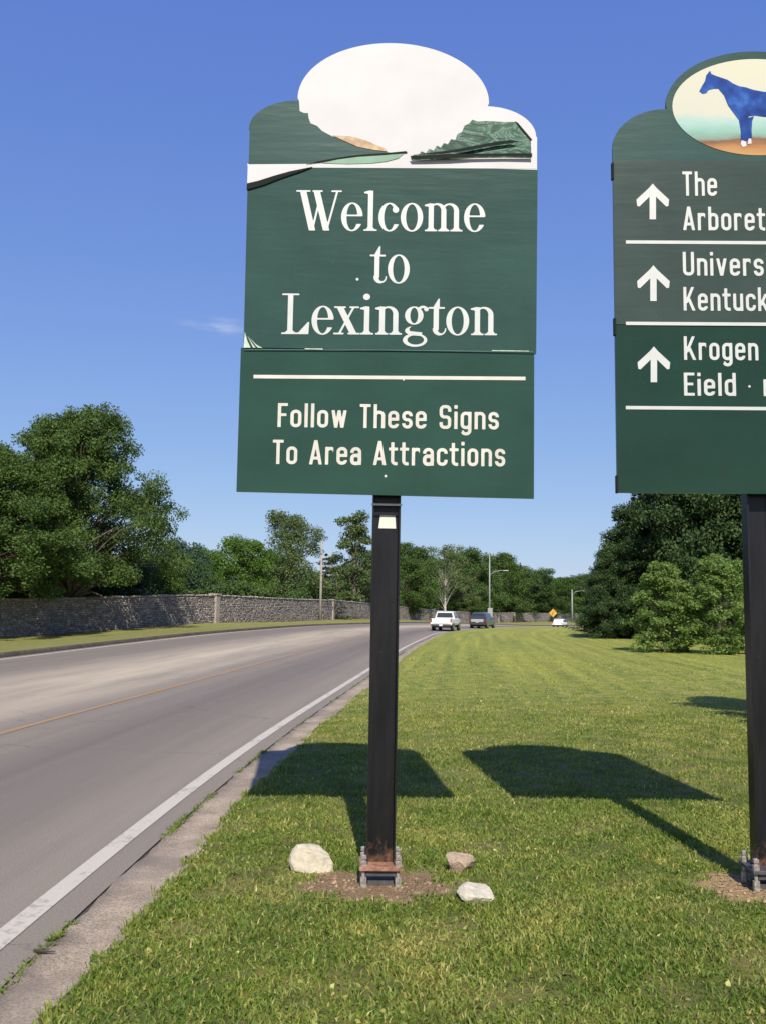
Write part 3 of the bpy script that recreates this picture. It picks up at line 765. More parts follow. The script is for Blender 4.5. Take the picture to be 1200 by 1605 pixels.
def breakaway_base(root, plate_mat, zc=0.14, w=0.255, d=0.24):
    """two bolted plates on a stub sunk in the ground"""
    bm = bmesh.new()
    bm_box(bm, 0, 0, zc, w, d, 0.022, 0.004)
    link('base_plate', bm_mesh('base_plate', bm), plate_mat, root)
    bm = bmesh.new(); bm_box(bm, 0, 0, zc - 0.032, w * 0.70, d * 0.8, 0.03, 0.004)
    link('lower_plate', bm_mesh('lower_plate', bm), M_PLATE_DARK, root)
    link('stub', box_mesh('stub', 0, 0, -0.1, 0.15, 0.13, 0.32), M_PLATE_DARK, root)
    bolt = None
    for sx in (-1, 1):
        for sy in (-1, 1):
            x, y = sx * (w / 2 - 0.026), sy * (d / 2 - 0.028)
            if bolt is None:
                bm = bmesh.new(); tube(bm, [(0, 0, -0.10), (0, 0, 0.075)], [0.0105, 0.0105], 10); bmesh.ops.recalc_face_normals(bm, faces=bm.faces)
                bme = bm_mesh('bolt', bm)
                bme.materials.append(M_GALV); nms = []
                for z0, z1, r in ((0.011, 0.040, 0.0205), (-0.112, -0.052, 0.020), (0.052, 0.072, 0.018)):
                    bm = bmesh.new(); tube(bm, [(0, 0, z0), (0, 0, z1)], [r, r], 6)
                    bmesh.ops.recalc_face_normals(bm, faces=bm.faces); nms.append(bm_mesh('nut', bm)); nms[-1].materials.append(M_GALV)
                bolt = True
            b = link('bolt', bme, None, root, (x, y, zc))
            for nme in nms: link('nut', nme, None, b)

# ---------------- the welcome sign
L1 = (BASE1[0], BASE1[1], 0.0); R1 = (math.radians(0.9), math.radians(0.25), math.radians(1.3))
ws = empty('welcome_sign', L1, R1)
tag(ws, 'whole green welcome sign with a peeling blank white oval top on a black steel post', 'sign')
YF = -0.115
S = SignFrame(L1, R1, YF)
POST_W = 0.172
link('post', ibeam_mesh('post', POST_W, 0.13, 4.3, 0.152), M_POST, ws)
breakaway_base(ws, M_RUST)
UC = (S(614, 400)[0]); HW = 0.905
v_bot, v_mid, v_top = S(606, 775)[1], S(610, 549.5)[1], S(614, 260)[1]
sl = (S(823, 593)[1] - S(398, 590)[1]) / (S(823, 593)[0] - S(398, 590)[0])
uc_low = S(605.5, 700)[0]
plate('lower_panel', [(uc_low - HW, v_bot), (uc_low + HW, v_bot - 0.008), (uc_low + HW, v_mid), (uc_low - HW, v_mid)], YF + 0.006, 0.02, M_GREEN_LOW, ws, back=M_ALU)['label'] = 'lower green panel telling drivers to follow these signs'
lower = ws.children[-1] if False else [c for c in bpy.data.objects if c.name == 'lower_panel'][0]
main = plate('main_panel', [(UC - HW + .003, v_mid + .002), (UC + HW - .003, v_mid + .002), (UC + HW + .004, v_top), (UC - HW - .004, v_top)], YF, 0.02, M_GREEN_MID, ws, back=M_ALU)
main['label'] = 'green panel with the serif welcome lettering'
# white crown: shoulders and oval in one outline
def crown_outline(uc, hw, v0, vs, ou, ov, ra, rb, sgn=(-1, 1)):
    """v0 bottom, vs height of the straight side, oval centre (ou, ov) radii ra, rb"""
    pts = [(uc - hw, v0), (uc + hw, v0), (uc + hw, vs)]
    def shoulder(side):
        out = []
        jx = ra * 0.985; jy = ov - 0.02                       # where the shoulder meets the oval
        for k in range(0, 13):
            t = k / 12 * math.pi / 2
            out.append((ou + side * (jx + (hw - jx) * math.cos(t)), vs + (jy - vs) * math.sin(t)))
        return out
    pts += shoulder(1)
    a0 = math.asin(-0.02 / rb)
    for k in range(1, 64):
        t = a0 + (math.pi - 2 * a0) * k / 64
        pts.append((ou + ra * math.cos(t), ov + rb * math.sin(t)))
    pts += shoulder(-1)[::-1]
    pts.append((uc - hw, vs))
    out = []
    for p in pts:
        if not out or (abs(p[0] - out[-1][0]) + abs(p[1] - out[-1][1])) > 1e-4: out.append(p)
    return out
ou, ov = S(615, 157); ra = (S(765, 160)[0] - S(466, 160)[0]) / 2; rb = S(615, 67)[1] - ov
vs = S(840, 214)[1]
plate('crown_panel', crown_outline(UC, HW, v_top + .002, vs, (UC + ou) / 2, ov, ra, rb), YF, 0.02, M_WHITE, ws, back=M_ALU)
def film(name, px, d, th, mat, parent=ws, fr=S, lead=()):
    return plate(name, list(lead) + [fr(*p) for p in px], YF - d, th, mat, parent)
_co = crown_outline(UC, HW, v_top + .002, vs, (UC + ou) / 2, ov, ra, rb)
_ls = [q for q in _co[-14:]][::-1]
lft = film('left_film', [(470, 174), (477, 177), (483, 177), (484, 185), (487, 193), (497, 197), (505, 205), (520, 213), (538, 222), (560, 231), (585, 236), (612, 239), (636, 239), (600, 241.5), (560, 243), (530, 247), (505, 252), (486, 256)], 0.003, 0.0025, M_GREEN_TOP, lead=[(_co[0][0], S(400, 257)[1])] + _ls)
film('film_edge', [(480, 257.5), (503, 252.2), (530, 247.2), (560, 243), (600, 240.5), (636, 237), (638, 239.5), (600, 243), (560, 245.5), (530, 249.5), (505, 254)], 0.0062, 0.0025, M_BLACK_EDGE)
film('tan_film', [(521, 212.5), (534, 213), (550, 214), (562, 217), (578, 222), (590, 228), (602, 232), (607, 237.5), (585, 235), (560, 230), (540, 221)], 0.0066, 0.003, M_TAN)
film('mint_film', [(505, 255.5), (530, 250), (560, 246), (600, 243.2), (632, 241), (624, 248), (605, 253), (580, 256), (545, 257)], 0.004, 0.0025, M_MINT)
rt = film('foliage_film', [(643, 247), (648, 242), (655, 243), (660, 237), (667, 240), (672, 233), (679, 236), (684, 228), (690, 231), (695, 224), (701, 226), (706, 218), (713, 219), (716, 210), (723, 207), (727, 197), (735, 193), (739, 187.5), (748, 190), (765, 189.5), (790, 191), (808, 191), (818, 203), (831, 219), (832, 247), (790, 246), (740, 247), (700, 249.5), (660, 250.5), (645, 251)], 0.003, 0.003, M_SCENE)
film('film_edge', [(642, 247), (660, 246), (700, 244), (745, 243.5), (790, 243), (832, 243), (832, 248.5), (790, 247.5), (740, 248.5), (700, 251), (660, 252), (645, 252)], 0.027, 0.0025, M_BLACK_EDGE)
film('film_edge', [(650, 245), (690, 240), (720, 235.5), (750, 229.5), (780, 224), (800, 222), (812, 224.5), (790, 228), (760, 232.5), (725, 239), (690, 243.5)], 0.026, 0.003, M_BLACK_EDGE)
film('film_edge', [(806, 190), (811, 193), (822, 206), (833, 219), (830, 220), (818, 206)], 0.0066, 0.0025, M_BLACK_EDGE)
def crumple(o, amp):
    bm = bmesh.new(); bm.from_mesh(o.data)
    bmesh.ops.triangulate(bm, faces=bm.faces)
    for _ in range(3):
        es = [e for e in bm.edges if e.calc_length() > 0.035]
        if es: bmesh.ops.subdivide_edges(bm, edges=es, cuts=1); bmesh.ops.triangulate(bm, faces=bm.faces)
    for v in bm.verts:
        if v.co.y < YF - 0.0045:
            x, z = v.co.x, v.co.z
            k = abs(math.sin(x * 13 + 5 * z + 1.5 * math.sin(z * 23))) * 0.6 + abs(math.sin(x * 31 - z * 41)) * 0.4
            v.co.y -= amp * k
    bm.to_mesh(o.data); bm.free()
crumple(rt, 0.022)
# torn strip: bare white wedge and the curled black lip below it
film('bare_strip', [(388.5, 262), (840, 264), (840, 257), (388, 256)], 0.001, 0.0008, M_WHITE, main)
film('bare_wedge', [(387.6, 289), (388.6, 262), (492, 262.4), (470, 267), (440, 275), (412, 284)], 0.0022, 0.0012, M_WHITE, main)
film('curled_lip', [(387, 298), (387.5, 288), (405, 284), (430, 276), (455, 269), (490, 262), (470, 270), (440, 280), (415, 290), (398, 295)], 0.010, 0.009, M_BLACK_EDGE, main)
# corner peel at the lower left and a raised seam
M_PALE = simple('pale_film_edge', (0.42, 0.50, 0.40), 0.4, var=0.3, scale=30)
for pl in ([(382.5, 545), (384, 520), (388, 534), (393, 545)], [(391, 529), (402, 540), (412, 545.5), (404, 545)], [(388, 526), (395, 537), (401, 545), (397, 545)]):
    film('peeled_corner', pl, 0.004, 0.003, M_PALE, main)
film('seam', [(383, 547.5), (600, 548), (835, 551), (835, 552.4), (600, 549.2), (383, 548.6)], 0.004, 0.004, simple('seam_film', (0.05, 0.12, 0.09), 0.3), main)
film('seam_wear', [(478, 546), (506, 546.6), (506, 548), (478, 547.6)], 0.006, 0.002, M_PALE, main)
film('seam_wear', [(770, 549), (828, 550), (828, 551), (770, 550.3)], 0.006, 0.002, M_PALE, main)
def line_text(s, font, xa, xb, ybase, ycap, gap, space, parent, mat, fr, yf, lab, slope_px=0.0):
    u0, v0 = fr(xa, ybase); u1, v1 = fr(xb, ybase + slope_px); cap = fr((xa + xb) / 2, ycap)[1] - fr((xa + xb) / 2, ybase)[1]
    me, sx = text_mesh('lettering', s, font, u0, u1, cap, gap, space, u0, v0, yf, 0.0022, (v1 - v0) / (u1 - u0))
    o = link('lettering', me, mat, parent); o['label'] = lab
    return o
YT = YF - 0.0004
line_text('Welcome', serif, 466, 759, 361, 298, .035, .3, main, M_LETTER, S, YT, 'word Welcome in white serif letters', 2)
line_text('to', serif, 579, 641, 443, 379, .06, .3, main, M_LETTER, S, YT, 'word to in white serif letters', 1)
line_text('Lexington', serif, 441, 778, 523.5, 460, .035, .3, main, M_LETTER, S, YT, 'word Lexington in white serif letters', 2)
YL = YF + 0.006 - 0.0004
line_text('Follow These Signs', sans, 435, 781, 669, 631.5, .125, .40, lower, M_LETTER_CREAM, S, YL, 'Follow These Signs in cream letters', 4)
line_text('To Area Attractions', sans, 427, 791, 727, 689, .125, .36, lower, M_LETTER_CREAM, S, YL, 'To Area Attractions in cream letters', 4)
dv = plate('divider_line', [S(397.5, 587), S(823, 590), S(823, 595.5), S(397.5, 592.5)], YF + 0.0045, 0.0025, M_LETTER_CREAM, lower)
for (x, y, r) in ((560, 437.5, 2.2), (604, 746, 2), (632, 595, 1.2)):
    u, v = S(x, y); R_ = r * 0.0042
    plate('bare_speck', [(u + R_ * math.cos(a), v + R_ * math.sin(a)) for a in np.linspace(0, 5.6, 8)], YF - 0.002 if y < 549 else YF + 0.004, 0.002, M_PALE, main if y < 549 else lower)
# brackets behind, white tag on the web
for zz in (v_bot + 0.2, v_mid + 0.1, v_top - 0.15, v_top + 0.3):
    link('bracket', box_mesh('bracket', 0, -0.083, zz, 1.3, 0.018, 0.05), M_ALU, ws)
link('strap', box_mesh('strap', 0, -0.078, S(605, 790)[1], 0.185, 0.006, 0.012), M_PLATE_DARK, ws)
SW = SignFrame(L1, R1, -0.006)
plate('tag', [SW(593, 828), SW(620, 828.5), SW(619, 808), SW(596, 807)], -0.008, 0.003, M_TAG, ws)

# ---------------- the wayfinding sign at the right edge
L2 = (BASE2[0], BASE2[1], 0.0); R2 = (math.radians(0.9), math.radians(-0.15), math.radians(-0.6))
wf = empty('wayfinding_sign', L2, R2)
tag(wf, 'green direction sign with three white arrows below a blue horse oval', 'sign')
S2 = SignFrame(L2, R2, YF)
link('post', ibeam_mesh('post', 0.160, 0.095, 4.4, 0.152), M_POST, wf)
breakaway_base(wf, M_PLATE_DARK, zc=0.14)
U2 = S2(1195, 500)[0]; ul = S2(963, 500)[0]; hw2 = U2 - ul
vb, vm, vt = S2(1000, 772.5)[1], S2(1000, 509)[1], S2(1000, 251.5)[1]
low2 = plate('lower_panel', [(U2 - hw2, vb), (U2 + hw2, vb), (U2 + hw2, vm), (U2 - hw2, vm)], YF, 0.02, M_GREEN_DARK, wf, back=M_ALU)
up2 = plate('upper_panel', [(U2 - hw2, vm + .002), (U2 + hw2, vm + .002), (U2 + hw2, vt), (U2 - hw2, vt)], YF - 0.004, 0.02, M_GREEN_DUSTY, wf, back=M_ALU)
o2u, o2v = U2, S2(1180, 166)[1]; ra2 = U2 - S2(1043, 166)[0]; rb2 = S2(1190, 80)[1] - o2v
vs2 = S2(966, 232)[1]
cr2 = plate('crown_panel', crown_outline(U2, hw2, vt + .002, vs2, U2, o2v, ra2, rb2), YF, 0.02, M_GREEN_TOP, wf, back=M_ALU)
# printed oval: cream sky, misty field, orange ground
def oval_mat():
    m, nt, b = new_mat('printed_oval')
    v = texco(nt); sep = N(nt, 'ShaderNodeSeparateXYZ'); nt.links.new(v, sep.inputs[0])
    z = mth(nt, 'ADD', sep.outputs[2], mth(nt, 'MULTIPLY', mth(nt, 'SUBTRACT', noise(nt, mapping(nt, v, (2, 1, 6)), 2.5, 4, 0.6), 0.5), 0.09))
    fac = maprange(nt, z, o2v - rb2, o2v + rb2, 0, 1)
    c = ramp(nt, fac, [(0.02, (0.461, 0.282, 0.102)), (0.13, (0.384, 0.192, 0.083)), (0.19, (0.179, 0.090, 0.051)), (0.215, (0.192, 0.269, 0.218)), (0.28, (0.230, 0.397, 0.333)), (0.37, (0.333, 0.474, 0.435)), (0.42, (0.486, 0.486, 0.410)), (0.95, (0.538, 0.512, 0.397))])
    nt.links.new(c, b.inputs['Base Color']); b.inputs['Roughness'].default_value = 0.7; b.inputs['Specular IOR Level'].default_value = 0.15
    return m
ri, rbi = U2 - S2(1053, 166)[0], S2(1190, 91)[1] - o2v
ell = [(U2 + ri * math.cos(t), o2v + rbi * math.sin(t) - 0.006) for t in np.linspace(0, 2 * math.pi, 73)[:-1]]
ov2 = plate('picture_oval', ell, YF - 0.003, 0.003, oval_mat(), wf)
def horse_mat():
    m, nt, b = new_mat('blue_horse_print')
    v = texco(nt)
    c = ramp(nt, noise(nt, v, 7, 4, 0.55), [(0.36, (0.012, 0.034, 0.16)), (0.5, (0.020, 0.065, 0.27)), (0.66, (0.05, 0.15, 0.42))])
    nt.links.new(c, b.inputs['Base Color']); b.inputs['Roughness'].default_value = 0.7; b.inputs['Specular IOR Level'].default_value = 0.12
    return m
M_HORSE = horse_mat()
hp = [(1112, 111), (1114, 116), (1121, 119), (1130, 122), (1139, 125), (1148, 131), (1157, 135), (1168, 137), (1180, 141), (1196, 144), (1216, 143), (1236, 141), (1250, 145), (1262, 150), (1268, 160), (1272, 178), (1271, 200), (1266, 206), (1265, 184), (1260, 172), (1258, 186), (1250, 196), (1246, 206), (1249, 222), (1243, 224), (1240, 206), (1236, 190), (1228, 184), (1210, 184), (1196, 183), (1182, 181), (1173, 182), (1171, 190), (1173, 205), (1170, 220), (1166, 224), (1160, 222), (1160, 205), (1157, 188), (1148, 176), (1140, 165), (1134, 150), (1125, 139), (1118, 139), (1110, 141), (1106, 146), (1100, 147), (1095, 143), (1098, 137), (1104, 127), (1106, 118), (1109, 114)]
plate('horse', [S2(*p) for p in hp], YF - 0.0052, 0.002, M_HORSE, ov2)
plate('horse_leg', [S2(*p) for p in [(1181, 182), (1178, 190), (1177, 205), (1178, 216), (1173, 221), (1169, 218), (1170, 204), (1168, 186)]], YF - 0.0046, 0.0014, M_HORSE, ov2)
plate('horse_hoof', [S2(*p) for p in [(1160, 226), (1161, 220), (1168, 222), (1169, 229), (1163, 231)]], YF - 0.006, 0.0014, M_WHITE, ov2)
plate('horse_hoof', [S2(*p) for p in [(1171, 226), (1172, 218), (1176, 217), (1177, 225)]], YF - 0.006, 0.0014, M_WHITE, ov2)
def arrow(px, py, parent, yf):
    t = [(0, -28), (6, -21), (25.5, -3), (24.5, 7), (21, 8), (5, -7.5), (5, 28), (-5, 28), (-5, -7.5), (-21, 8), (-24.5, 7), (-25.5, -3), (-6, -21)]
    o = plate('arrow', [S2(px + a, py + b) for a, b in t], yf - 0.0026, 0.0022, M_LETTER, parent)
    return o
YU = YF - 0.004
arrow(1022, 316, up2, YU); arrow(1023, 444, up2, YU); arrow(1024, 571, low2, YF)
for yy, par, yf in ((379.5, up2, YU), (507, up2, YU), (638.8, low2, YF)):
    a = S2(980, yy)[1]; plate('divider_line', [(S2(980, yy)[0], a - .0105), (U2 + (U2 - S2(980, yy)[0]), a - .0105), (U2 + (U2 - S2(980, yy)[0]), a + .0105), (S2(980, yy)[0], a + .0105)], yf - 0.0024, 0.002, M_LETTER, par)
def wtext(s, x0, xk, k, yb, yc, par, yf, lab):
    """fit so that the first k characters end at pixel xk"""
    gap, sp = .125, .36
    def width(q):
        p = 0
        for ch in q: p += sp if ch == ' ' else glyph(sans, ch)[1] + gap
        return p - gap
    u0 = S2(x0, yb)[0]; uk = S2(xk, yb)[0]; sx = (uk - u0) / width(s[:k])
    cap = S2(x0, yc)[1] - S2(x0, yb)[1]; v0 = S2(x0, yb)[1]
    me, _ = text_mesh('lettering', s, sans, u0, u0 + sx * width(s), cap, gap, sp, u0, v0, yf - 0.0004, 0.0022, 0)
    o = link('lettering', me, M_LETTER, par); o['label'] = lab
wtext('The', 1069, 1123, 3, 307, 269, up2, YU, 'word The in white letters')
wtext('Arboretum', 1069.5, 1182, 6, 361, 324, up2, YU, 'word Arboretum in white letters')
wtext('University of', 1069.5, 1196, 7, 432, 395, up2, YU, 'words University of in white letters')
wtext('Kentucky', 1070.5, 1183, 6, 487, 450, up2, YU, 'word Kentucky in white letters')
wtext('Krogen', 1071.5, 1188, 6, 564, 527, low2, YF, 'upper line of white letters on the lowest legend')
wtext('Eield . r', 1071.5, 1153, 5, 620, 584, low2, YF, 'lower line of white letters on the lowest legend')
for zc in (S2(963, 268)[1], S2(963, 512)[1], S2(963, 759)[1]):
    for sd in (-1, 1):
        link('clip', box_mesh('clip', U2 + sd * (hw2 + 0.001), YF + 0.005, zc, 0.014, 0.03, 0.11, 0.003), M_BLACK_EDGE, wf)
for zc in (vb + .2, vm, vt): link('bracket', box_mesh('bracket', U2 * 0.5, -0.083, zc, 1.3, 0.018, 0.05), M_ALU, wf)

# ---------------- the rocks round the first post
def rock(px, pyb, wpx, hpx, col, seed, lab, name='rock'):
    x, y = ground_at(px, pyb); sc = y / F_PX * 1.02
    r = np.random.default_rng(seed)
    bm = bmesh.new(); bmesh.ops.create_icosphere(bm, subdivisions=3, radius=1.0)
    planes = [(Vector(r.normal(size=3)).normalized(), 0.42 + 0.38 * r.random()) for _ in range(15)]
    for v in bm.verts:
        for n_, d_ in planes:
            k = v.co.dot(n_)
            if k > d_: v.co -= n_ * (k - d_) * 0.98
        v.co += Vector(r.normal(size=3)) * 0.018
    zs = [v.co.z for v in bm.verts]; xs = [v.co.x for v in bm.verts]; zr = max(zs) - min(zs); xr = max(xs) - min(xs)
    W, Hh = wpx * sc * 1.06, hpx * sc * 0.72
    zmin = min(zs)
    for v in bm.verts:
        v.co = Vector((v.co.x / xr * W, v.co.y / xr * W * 0.8, (v.co.z - zmin) / zr * (Hh + 0.03) - 0.03))
    m, nt, b = new_mat('limestone_' + name)
    tv = texco(nt)
    c = ramp(nt, noise(nt, tv, 16, 6, 0.7), [(0.3, [q * 0.72 for q in col]), (0.55, col), (0.75, [min(1, q * 1.15) for q in col])])
    nt.links.new(c, b.inputs['Base Color']); b.inputs['Roughness'].default_value = 0.9
    bump(nt, b, noise(nt, tv, 30, 6, 0.75), 0.8, 0.02)
    o = link(name, bm_mesh(name, bm), m, None, (x, y + W * 0.12, 0.02))
    o.rotation_euler = (0, 0, 0)
    tag(o, lab, 'rock', 'rocks lying round the sign post')
rock(490, 1374, 62, 56, (0.54, 0.48, 0.36), 3, 'largest pale limestone rock left of the rusty post base')
rock(719, 1377, 41, 42, (0.42, 0.31, 0.22), 8, 'small brownish rock right of the post above a whitish rock')
rock(749, 1423, 52, 38, (0.56, 0.51, 0.40), 14, 'flat whitish rock in the grass below the small brown rock')
# chips of stone and clods in the bare soil
V, Fc, k = [], [], 0
for _ in range(420):
    j = rng.random() < 0.6
    bx, by, rx, ry = (BASE1[0] - .03, BASE1[1] - .06, .45, .32) if j else (BASE2[0] - .05, BASE2[1] - .02, .36, .32)
    a, q = rng.random() * 6.28, math.sqrt(rng.random()); s = 0.004 + 0.010 * rng.random() ** 2
    x, y = bx + math.cos(a) * q * rx, by + math.sin(a) * q * ry
    P = np.array([(-1, -1, 0), (1, -1, 0), (1, 1, 0), (-1, 1, 0), (0.2, 0.1, 1.2)]) * s * (0.7 + .6 * rng.random((5, 3))) + (x, y, 0.028)
    V += list(P); Fc += [(k, k + 1, k + 4), (k + 1, k + 2, k + 4), (k + 2, k + 3, k + 4), (k + 3, k, k + 4)]; k += 5
tag(link('soil_clods', fast_mesh('soil_clods', np.array(V), np.array(Fc), 3), simple('soil_clod', (0.30, 0.20, 0.12), 0.95, var=0.5, scale=9)), 'crumbs of bare soil and gravel round the sign posts', 'gravel', kind='stuff')
# ------------------------------------------------------------------ long stone wall beyond the road
def stone_mat():
    m, nt, b = new_mat('field_stone')
    pos = geo_pos(nt)
    at = N(nt, 'ShaderNodeAttribute', attribute_name='tint')
    c = ramp(nt, at.outputs['Fac'], [(0.0, (0.165, 0.145, 0.13)), (0.4, (0.225, 0.195, 0.175)), (0.75, (0.285, 0.25, 0.22)), (1.0, (0.37, 0.325, 0.28))])
    c = mixc(nt, 0.5, c, ramp(nt, noise(nt, pos, 5, 5, 0.7), [(0.3, 0.6), (0.7, 1.3)]), 'MULTIPLY')
    nt.links.new(c, b.inputs['Base Color']); b.inputs['Roughness'].default_value = 0.92
    bump(nt, b, noise(nt, pos, 14, 5, 0.7), 0.7, 0.03)
    return m
M_STONE = stone_mat()
M_CORE = simple('wall_core', (0.10, 0.09, 0.08), 0.95, var=0.3, scale=3)
M_PILLAR = simple('pillar_stone', (0.29, 0.25, 0.21), 0.9, var=0.25, scale=4, bmp=0.5)
wall = empty('stone_wall', (0, 0, 0))
tag(wall, 'long grey dry stone wall with square pillars along the far verge', 'wall')
WH = 1.92
wy = np.concatenate([np.arange(18, 130, 1.0), np.arange(130, 262, 3.0)]); wx = WALLX(wy)
wz = height(wx - LINE(wy), wy) + 0.10
tx_ = np.gradient(wx, wy); tl_ = np.hypot(tx_, 1); tx, ty_ = tx_ / tl_, 1 / tl_
nx_, ny_ = ty_, -tx          # towards the road
sarc = np.concatenate([[0], np.cumsum(np.hypot(np.diff(wx), np.diff(wy)))])
def wall_pt(s):
    return (np.interp(s, sarc, wx), np.interp(s, sarc, wy), np.interp(s, sarc, wz), np.interp(s, sarc, tx), np.interp(s, sarc, ty_))
bm = bmesh.new(); prev = None
for i in range(len(wy)):
    r = [bm.verts.new((wx[i] + nx_[i] * a, wy[i] + ny_[i] * a, wz[i] + z)) for a, z in ((0.22, -0.4), (0.22, WH), (-0.22, WH), (-0.22, -0.4))]
    if prev:
        for k in range(4): bm.faces.new((prev[k], prev[(k + 1) % 4], r[(k + 1) % 4], r[k]))
    prev = r
bmesh.ops.recalc_face_normals(bm, faces=bm.faces)
link('core', bm_mesh('core', bm), M_CORE, wall)
SV, ST = [], []
def add_stone(s, z, L, h, d0, d1, tint):
    x, y, zb, ax, ay = wall_pt(s); n = (ay, -ax)
    for (u, w, d) in ((-.5, 0, d0), (.5, 0, d0), (.5, 1, d0), (-.5, 1, d0), (-.5, 0, d1), (.5, 0, d1), (.5, 1, d1), (-.5, 1, d1)):
        j = rng.normal(0, 0.012, 3) if d == d1 else (0, 0, 0)
        q = 0.9 if d == d1 else 1.0
        SV.append((x + ax * u * L * q + n[0] * d + j[0], y + ay * u * L * q + n[1] * d + j[1], zb + z + (0.5 + (w - .5) * q) * h + j[2])); ST.append(tint)
z = -0.05
while z < WH - 0.04:
    h = 0.075 + 0.07 * rng.random(); s = rng.random() * 0.3
    while s < sarc[-1] - 1:
        x, y, *_ = wall_pt(s)
        big = 1.0 if y < 90 else (1.8 if y < 140 else 3.5)
        L = (0.14 + 0.26 * rng.random() ** 1.4) * big
        if y > 24: add_stone(s + L / 2, z, L * 0.93, h * 0.9, 0.2, 0.235 + 0.035 * rng.random(), rng.random())
        s += L
    z += h
nst = len(SV) // 8
SB = (np.arange(nst) * 8)[:, None, None]
quad = np.array([(4, 5, 6, 7), (0, 4, 7, 3), (1, 2, 6, 5), (3, 7, 6, 2), (0, 1, 5, 4)])[None]
me = fast_mesh('stones', np.array(SV), (SB + quad).reshape(-1, 4), 4); set_attr(me, 'tint', ST)
tag(link('stones', me, M_STONE, wall), 'rows of rough grey fieldstones in the wall face', kind='stuff')
SV, ST = [], []
s = 0
def add_cope(s, L, h):
    x, y, zb, ax, ay = wall_pt(s); n = (ay, -ax); t = 0.45 + 0.4 * rng.random()
    for (u, w, d) in ((-.5, 0, -.27), (.5, 0, -.27), (.5, 1, -.25), (-.5, 1, -.25), (-.5, 0, .30), (.5, 0, .30), (.5, 1, .27), (-.5, 1, .27)):
        j = rng.normal(0, 0.012, 3)
        SV.append((x + ax * u * L + n[0] * d + j[0], y + ay * u * L + n[1] * d + j[1], zb + WH + w * h + j[2])); ST.append(t)
while s < sarc[-1] - 2:
    L = 0.35 + 0.5 * rng.random(); add_cope(s + L / 2, L * .97, 0.07 + .05 * rng.random()); s += L
nst = len(SV) // 8; SB = (np.arange(nst) * 8)[:, None, None]
quad6 = np.array([(4, 5, 6, 7), (0, 4, 7, 3), (1, 2, 6, 5), (3, 7, 6, 2), (0, 1, 5, 4), (0, 3, 2, 1)])[None]
me = fast_mesh('coping_stones', np.array(SV), (SB + quad6).reshape(-1, 4), 4); set_attr(me, 'tint', ST)
tag(link('coping_stones', me, M_STONE, wall), 'flat coping stones along the wall top', kind='stuff')
bm = bmesh.new(); bm_box(bm, 0, 0, 1.05, 0.58, 0.6, 2.2, 0.03); bm_box(bm, 0, 0, 2.15, 0.70, 0.72, 0.12, 0.03)
pil = bm_mesh('pillar', bm); pil.materials.append(M_PILLAR)
for px_t in (333, 522, 655, 783, 806):
    best = min(range(len(wy)), key=lambda i: abs((wx[i] / wy[i]) * F_PX + 600 - px_t) + (1000 if wy[i] < 40 else 0))
    p = link('pillar', pil, None, wall, (wx[best] + nx_[best] * .1, wy[best] + ny_[best] * .1, wz[best] - 0.1), (0, 0, -math.atan2(tx[best], ty_[best])))
# ------------------------------------------------------------------ trees
def leaf_mat(name, dark, mid, light, trans=0.3):
    m, nt, b = new_mat(name)
    pos = texco(nt)
    at = N(nt, 'ShaderNodeAttribute', attribute_name='tint')
    oi = N(nt, 'ShaderNodeObjectInfo')
    n = noise(nt, pos, 0.6, 3, 0.6)
    f = mth(nt, 'ADD', mth(nt, 'MULTIPLY', at.outputs['Fac'], 0.62), mth(nt, 'MULTIPLY', n, 0.38))
    c = ramp(nt, f, [(0.2, dark), (0.5, mid), (0.82, light)])
    nt.links.new(c, b.inputs['Base Color']); b.inputs['Roughness'].default_value = 0.65; b.inputs['Specular IOR Level'].default_value = 0.18
    tr = N(nt, 'ShaderNodeBsdfTranslucent'); nt.links.new(mixc(nt, 1.0, c, (1.1, 1.25, 0.45), 'MULTIPLY'), tr.inputs[0])
    mx = N(nt, 'ShaderNodeMixShader'); mx.inputs[0].default_value = trans
    nt.links.new(b.outputs[0], mx.inputs[1]); nt.links.new(tr.outputs[0], mx.inputs[2]); nt.links.new(mx.outputs[0], nt.nodes['Material Output'].inputs['Surface'])
    return m
M_LEAF = {
    'oak': leaf_mat('oak_leaves', (0.034, 0.062, 0.017), (0.066, 0.116, 0.026), (0.135, 0.195, 0.050)),
    'bright': leaf_mat('bright_leaves', (0.045, 0.091, 0.018), (0.087, 0.163, 0.029), (0.154, 0.240, 0.052)),
    'mid': leaf_mat('mid_leaves', (0.037, 0.075, 0.019), (0.070, 0.127, 0.034), (0.133, 0.195, 0.062)),
    'olive': leaf_mat('olive_leaves', (0.056, 0.088, 0.031), (0.105, 0.150, 0.052), (0.183, 0.221, 0.098)),
    'blue': leaf_mat('bluish_leaves', (0.025, 0.052, 0.029), (0.045, 0.088, 0.047), (0.084, 0.137, 0.072), 0.18),
    'dark': leaf_mat('dark_needles', (0.018, 0.040, 0.015), (0.042, 0.078, 0.026), (0.090, 0.140, 0.046), 0.2),
    'brown': leaf_mat('brownish_needles', (0.031, 0.034, 0.018), (0.059, 0.060, 0.029), (0.098, 0.098, 0.047), 0.1),
    'young': leaf_mat('young_leaves', (0.09, 0.155, 0.036), (0.17, 0.25, 0.065), (0.25, 0.33, 0.11), 0.45),
}
M_BARK = simple('grey_bark', (0.14, 0.115, 0.09), 0.95, var=0.35, scale=6, bmp=0.8)
M_PALEBARK = simple('pale_bark', (0.42, 0.38, 0.32), 0.9, var=0.3, scale=5, bmp=0.5)

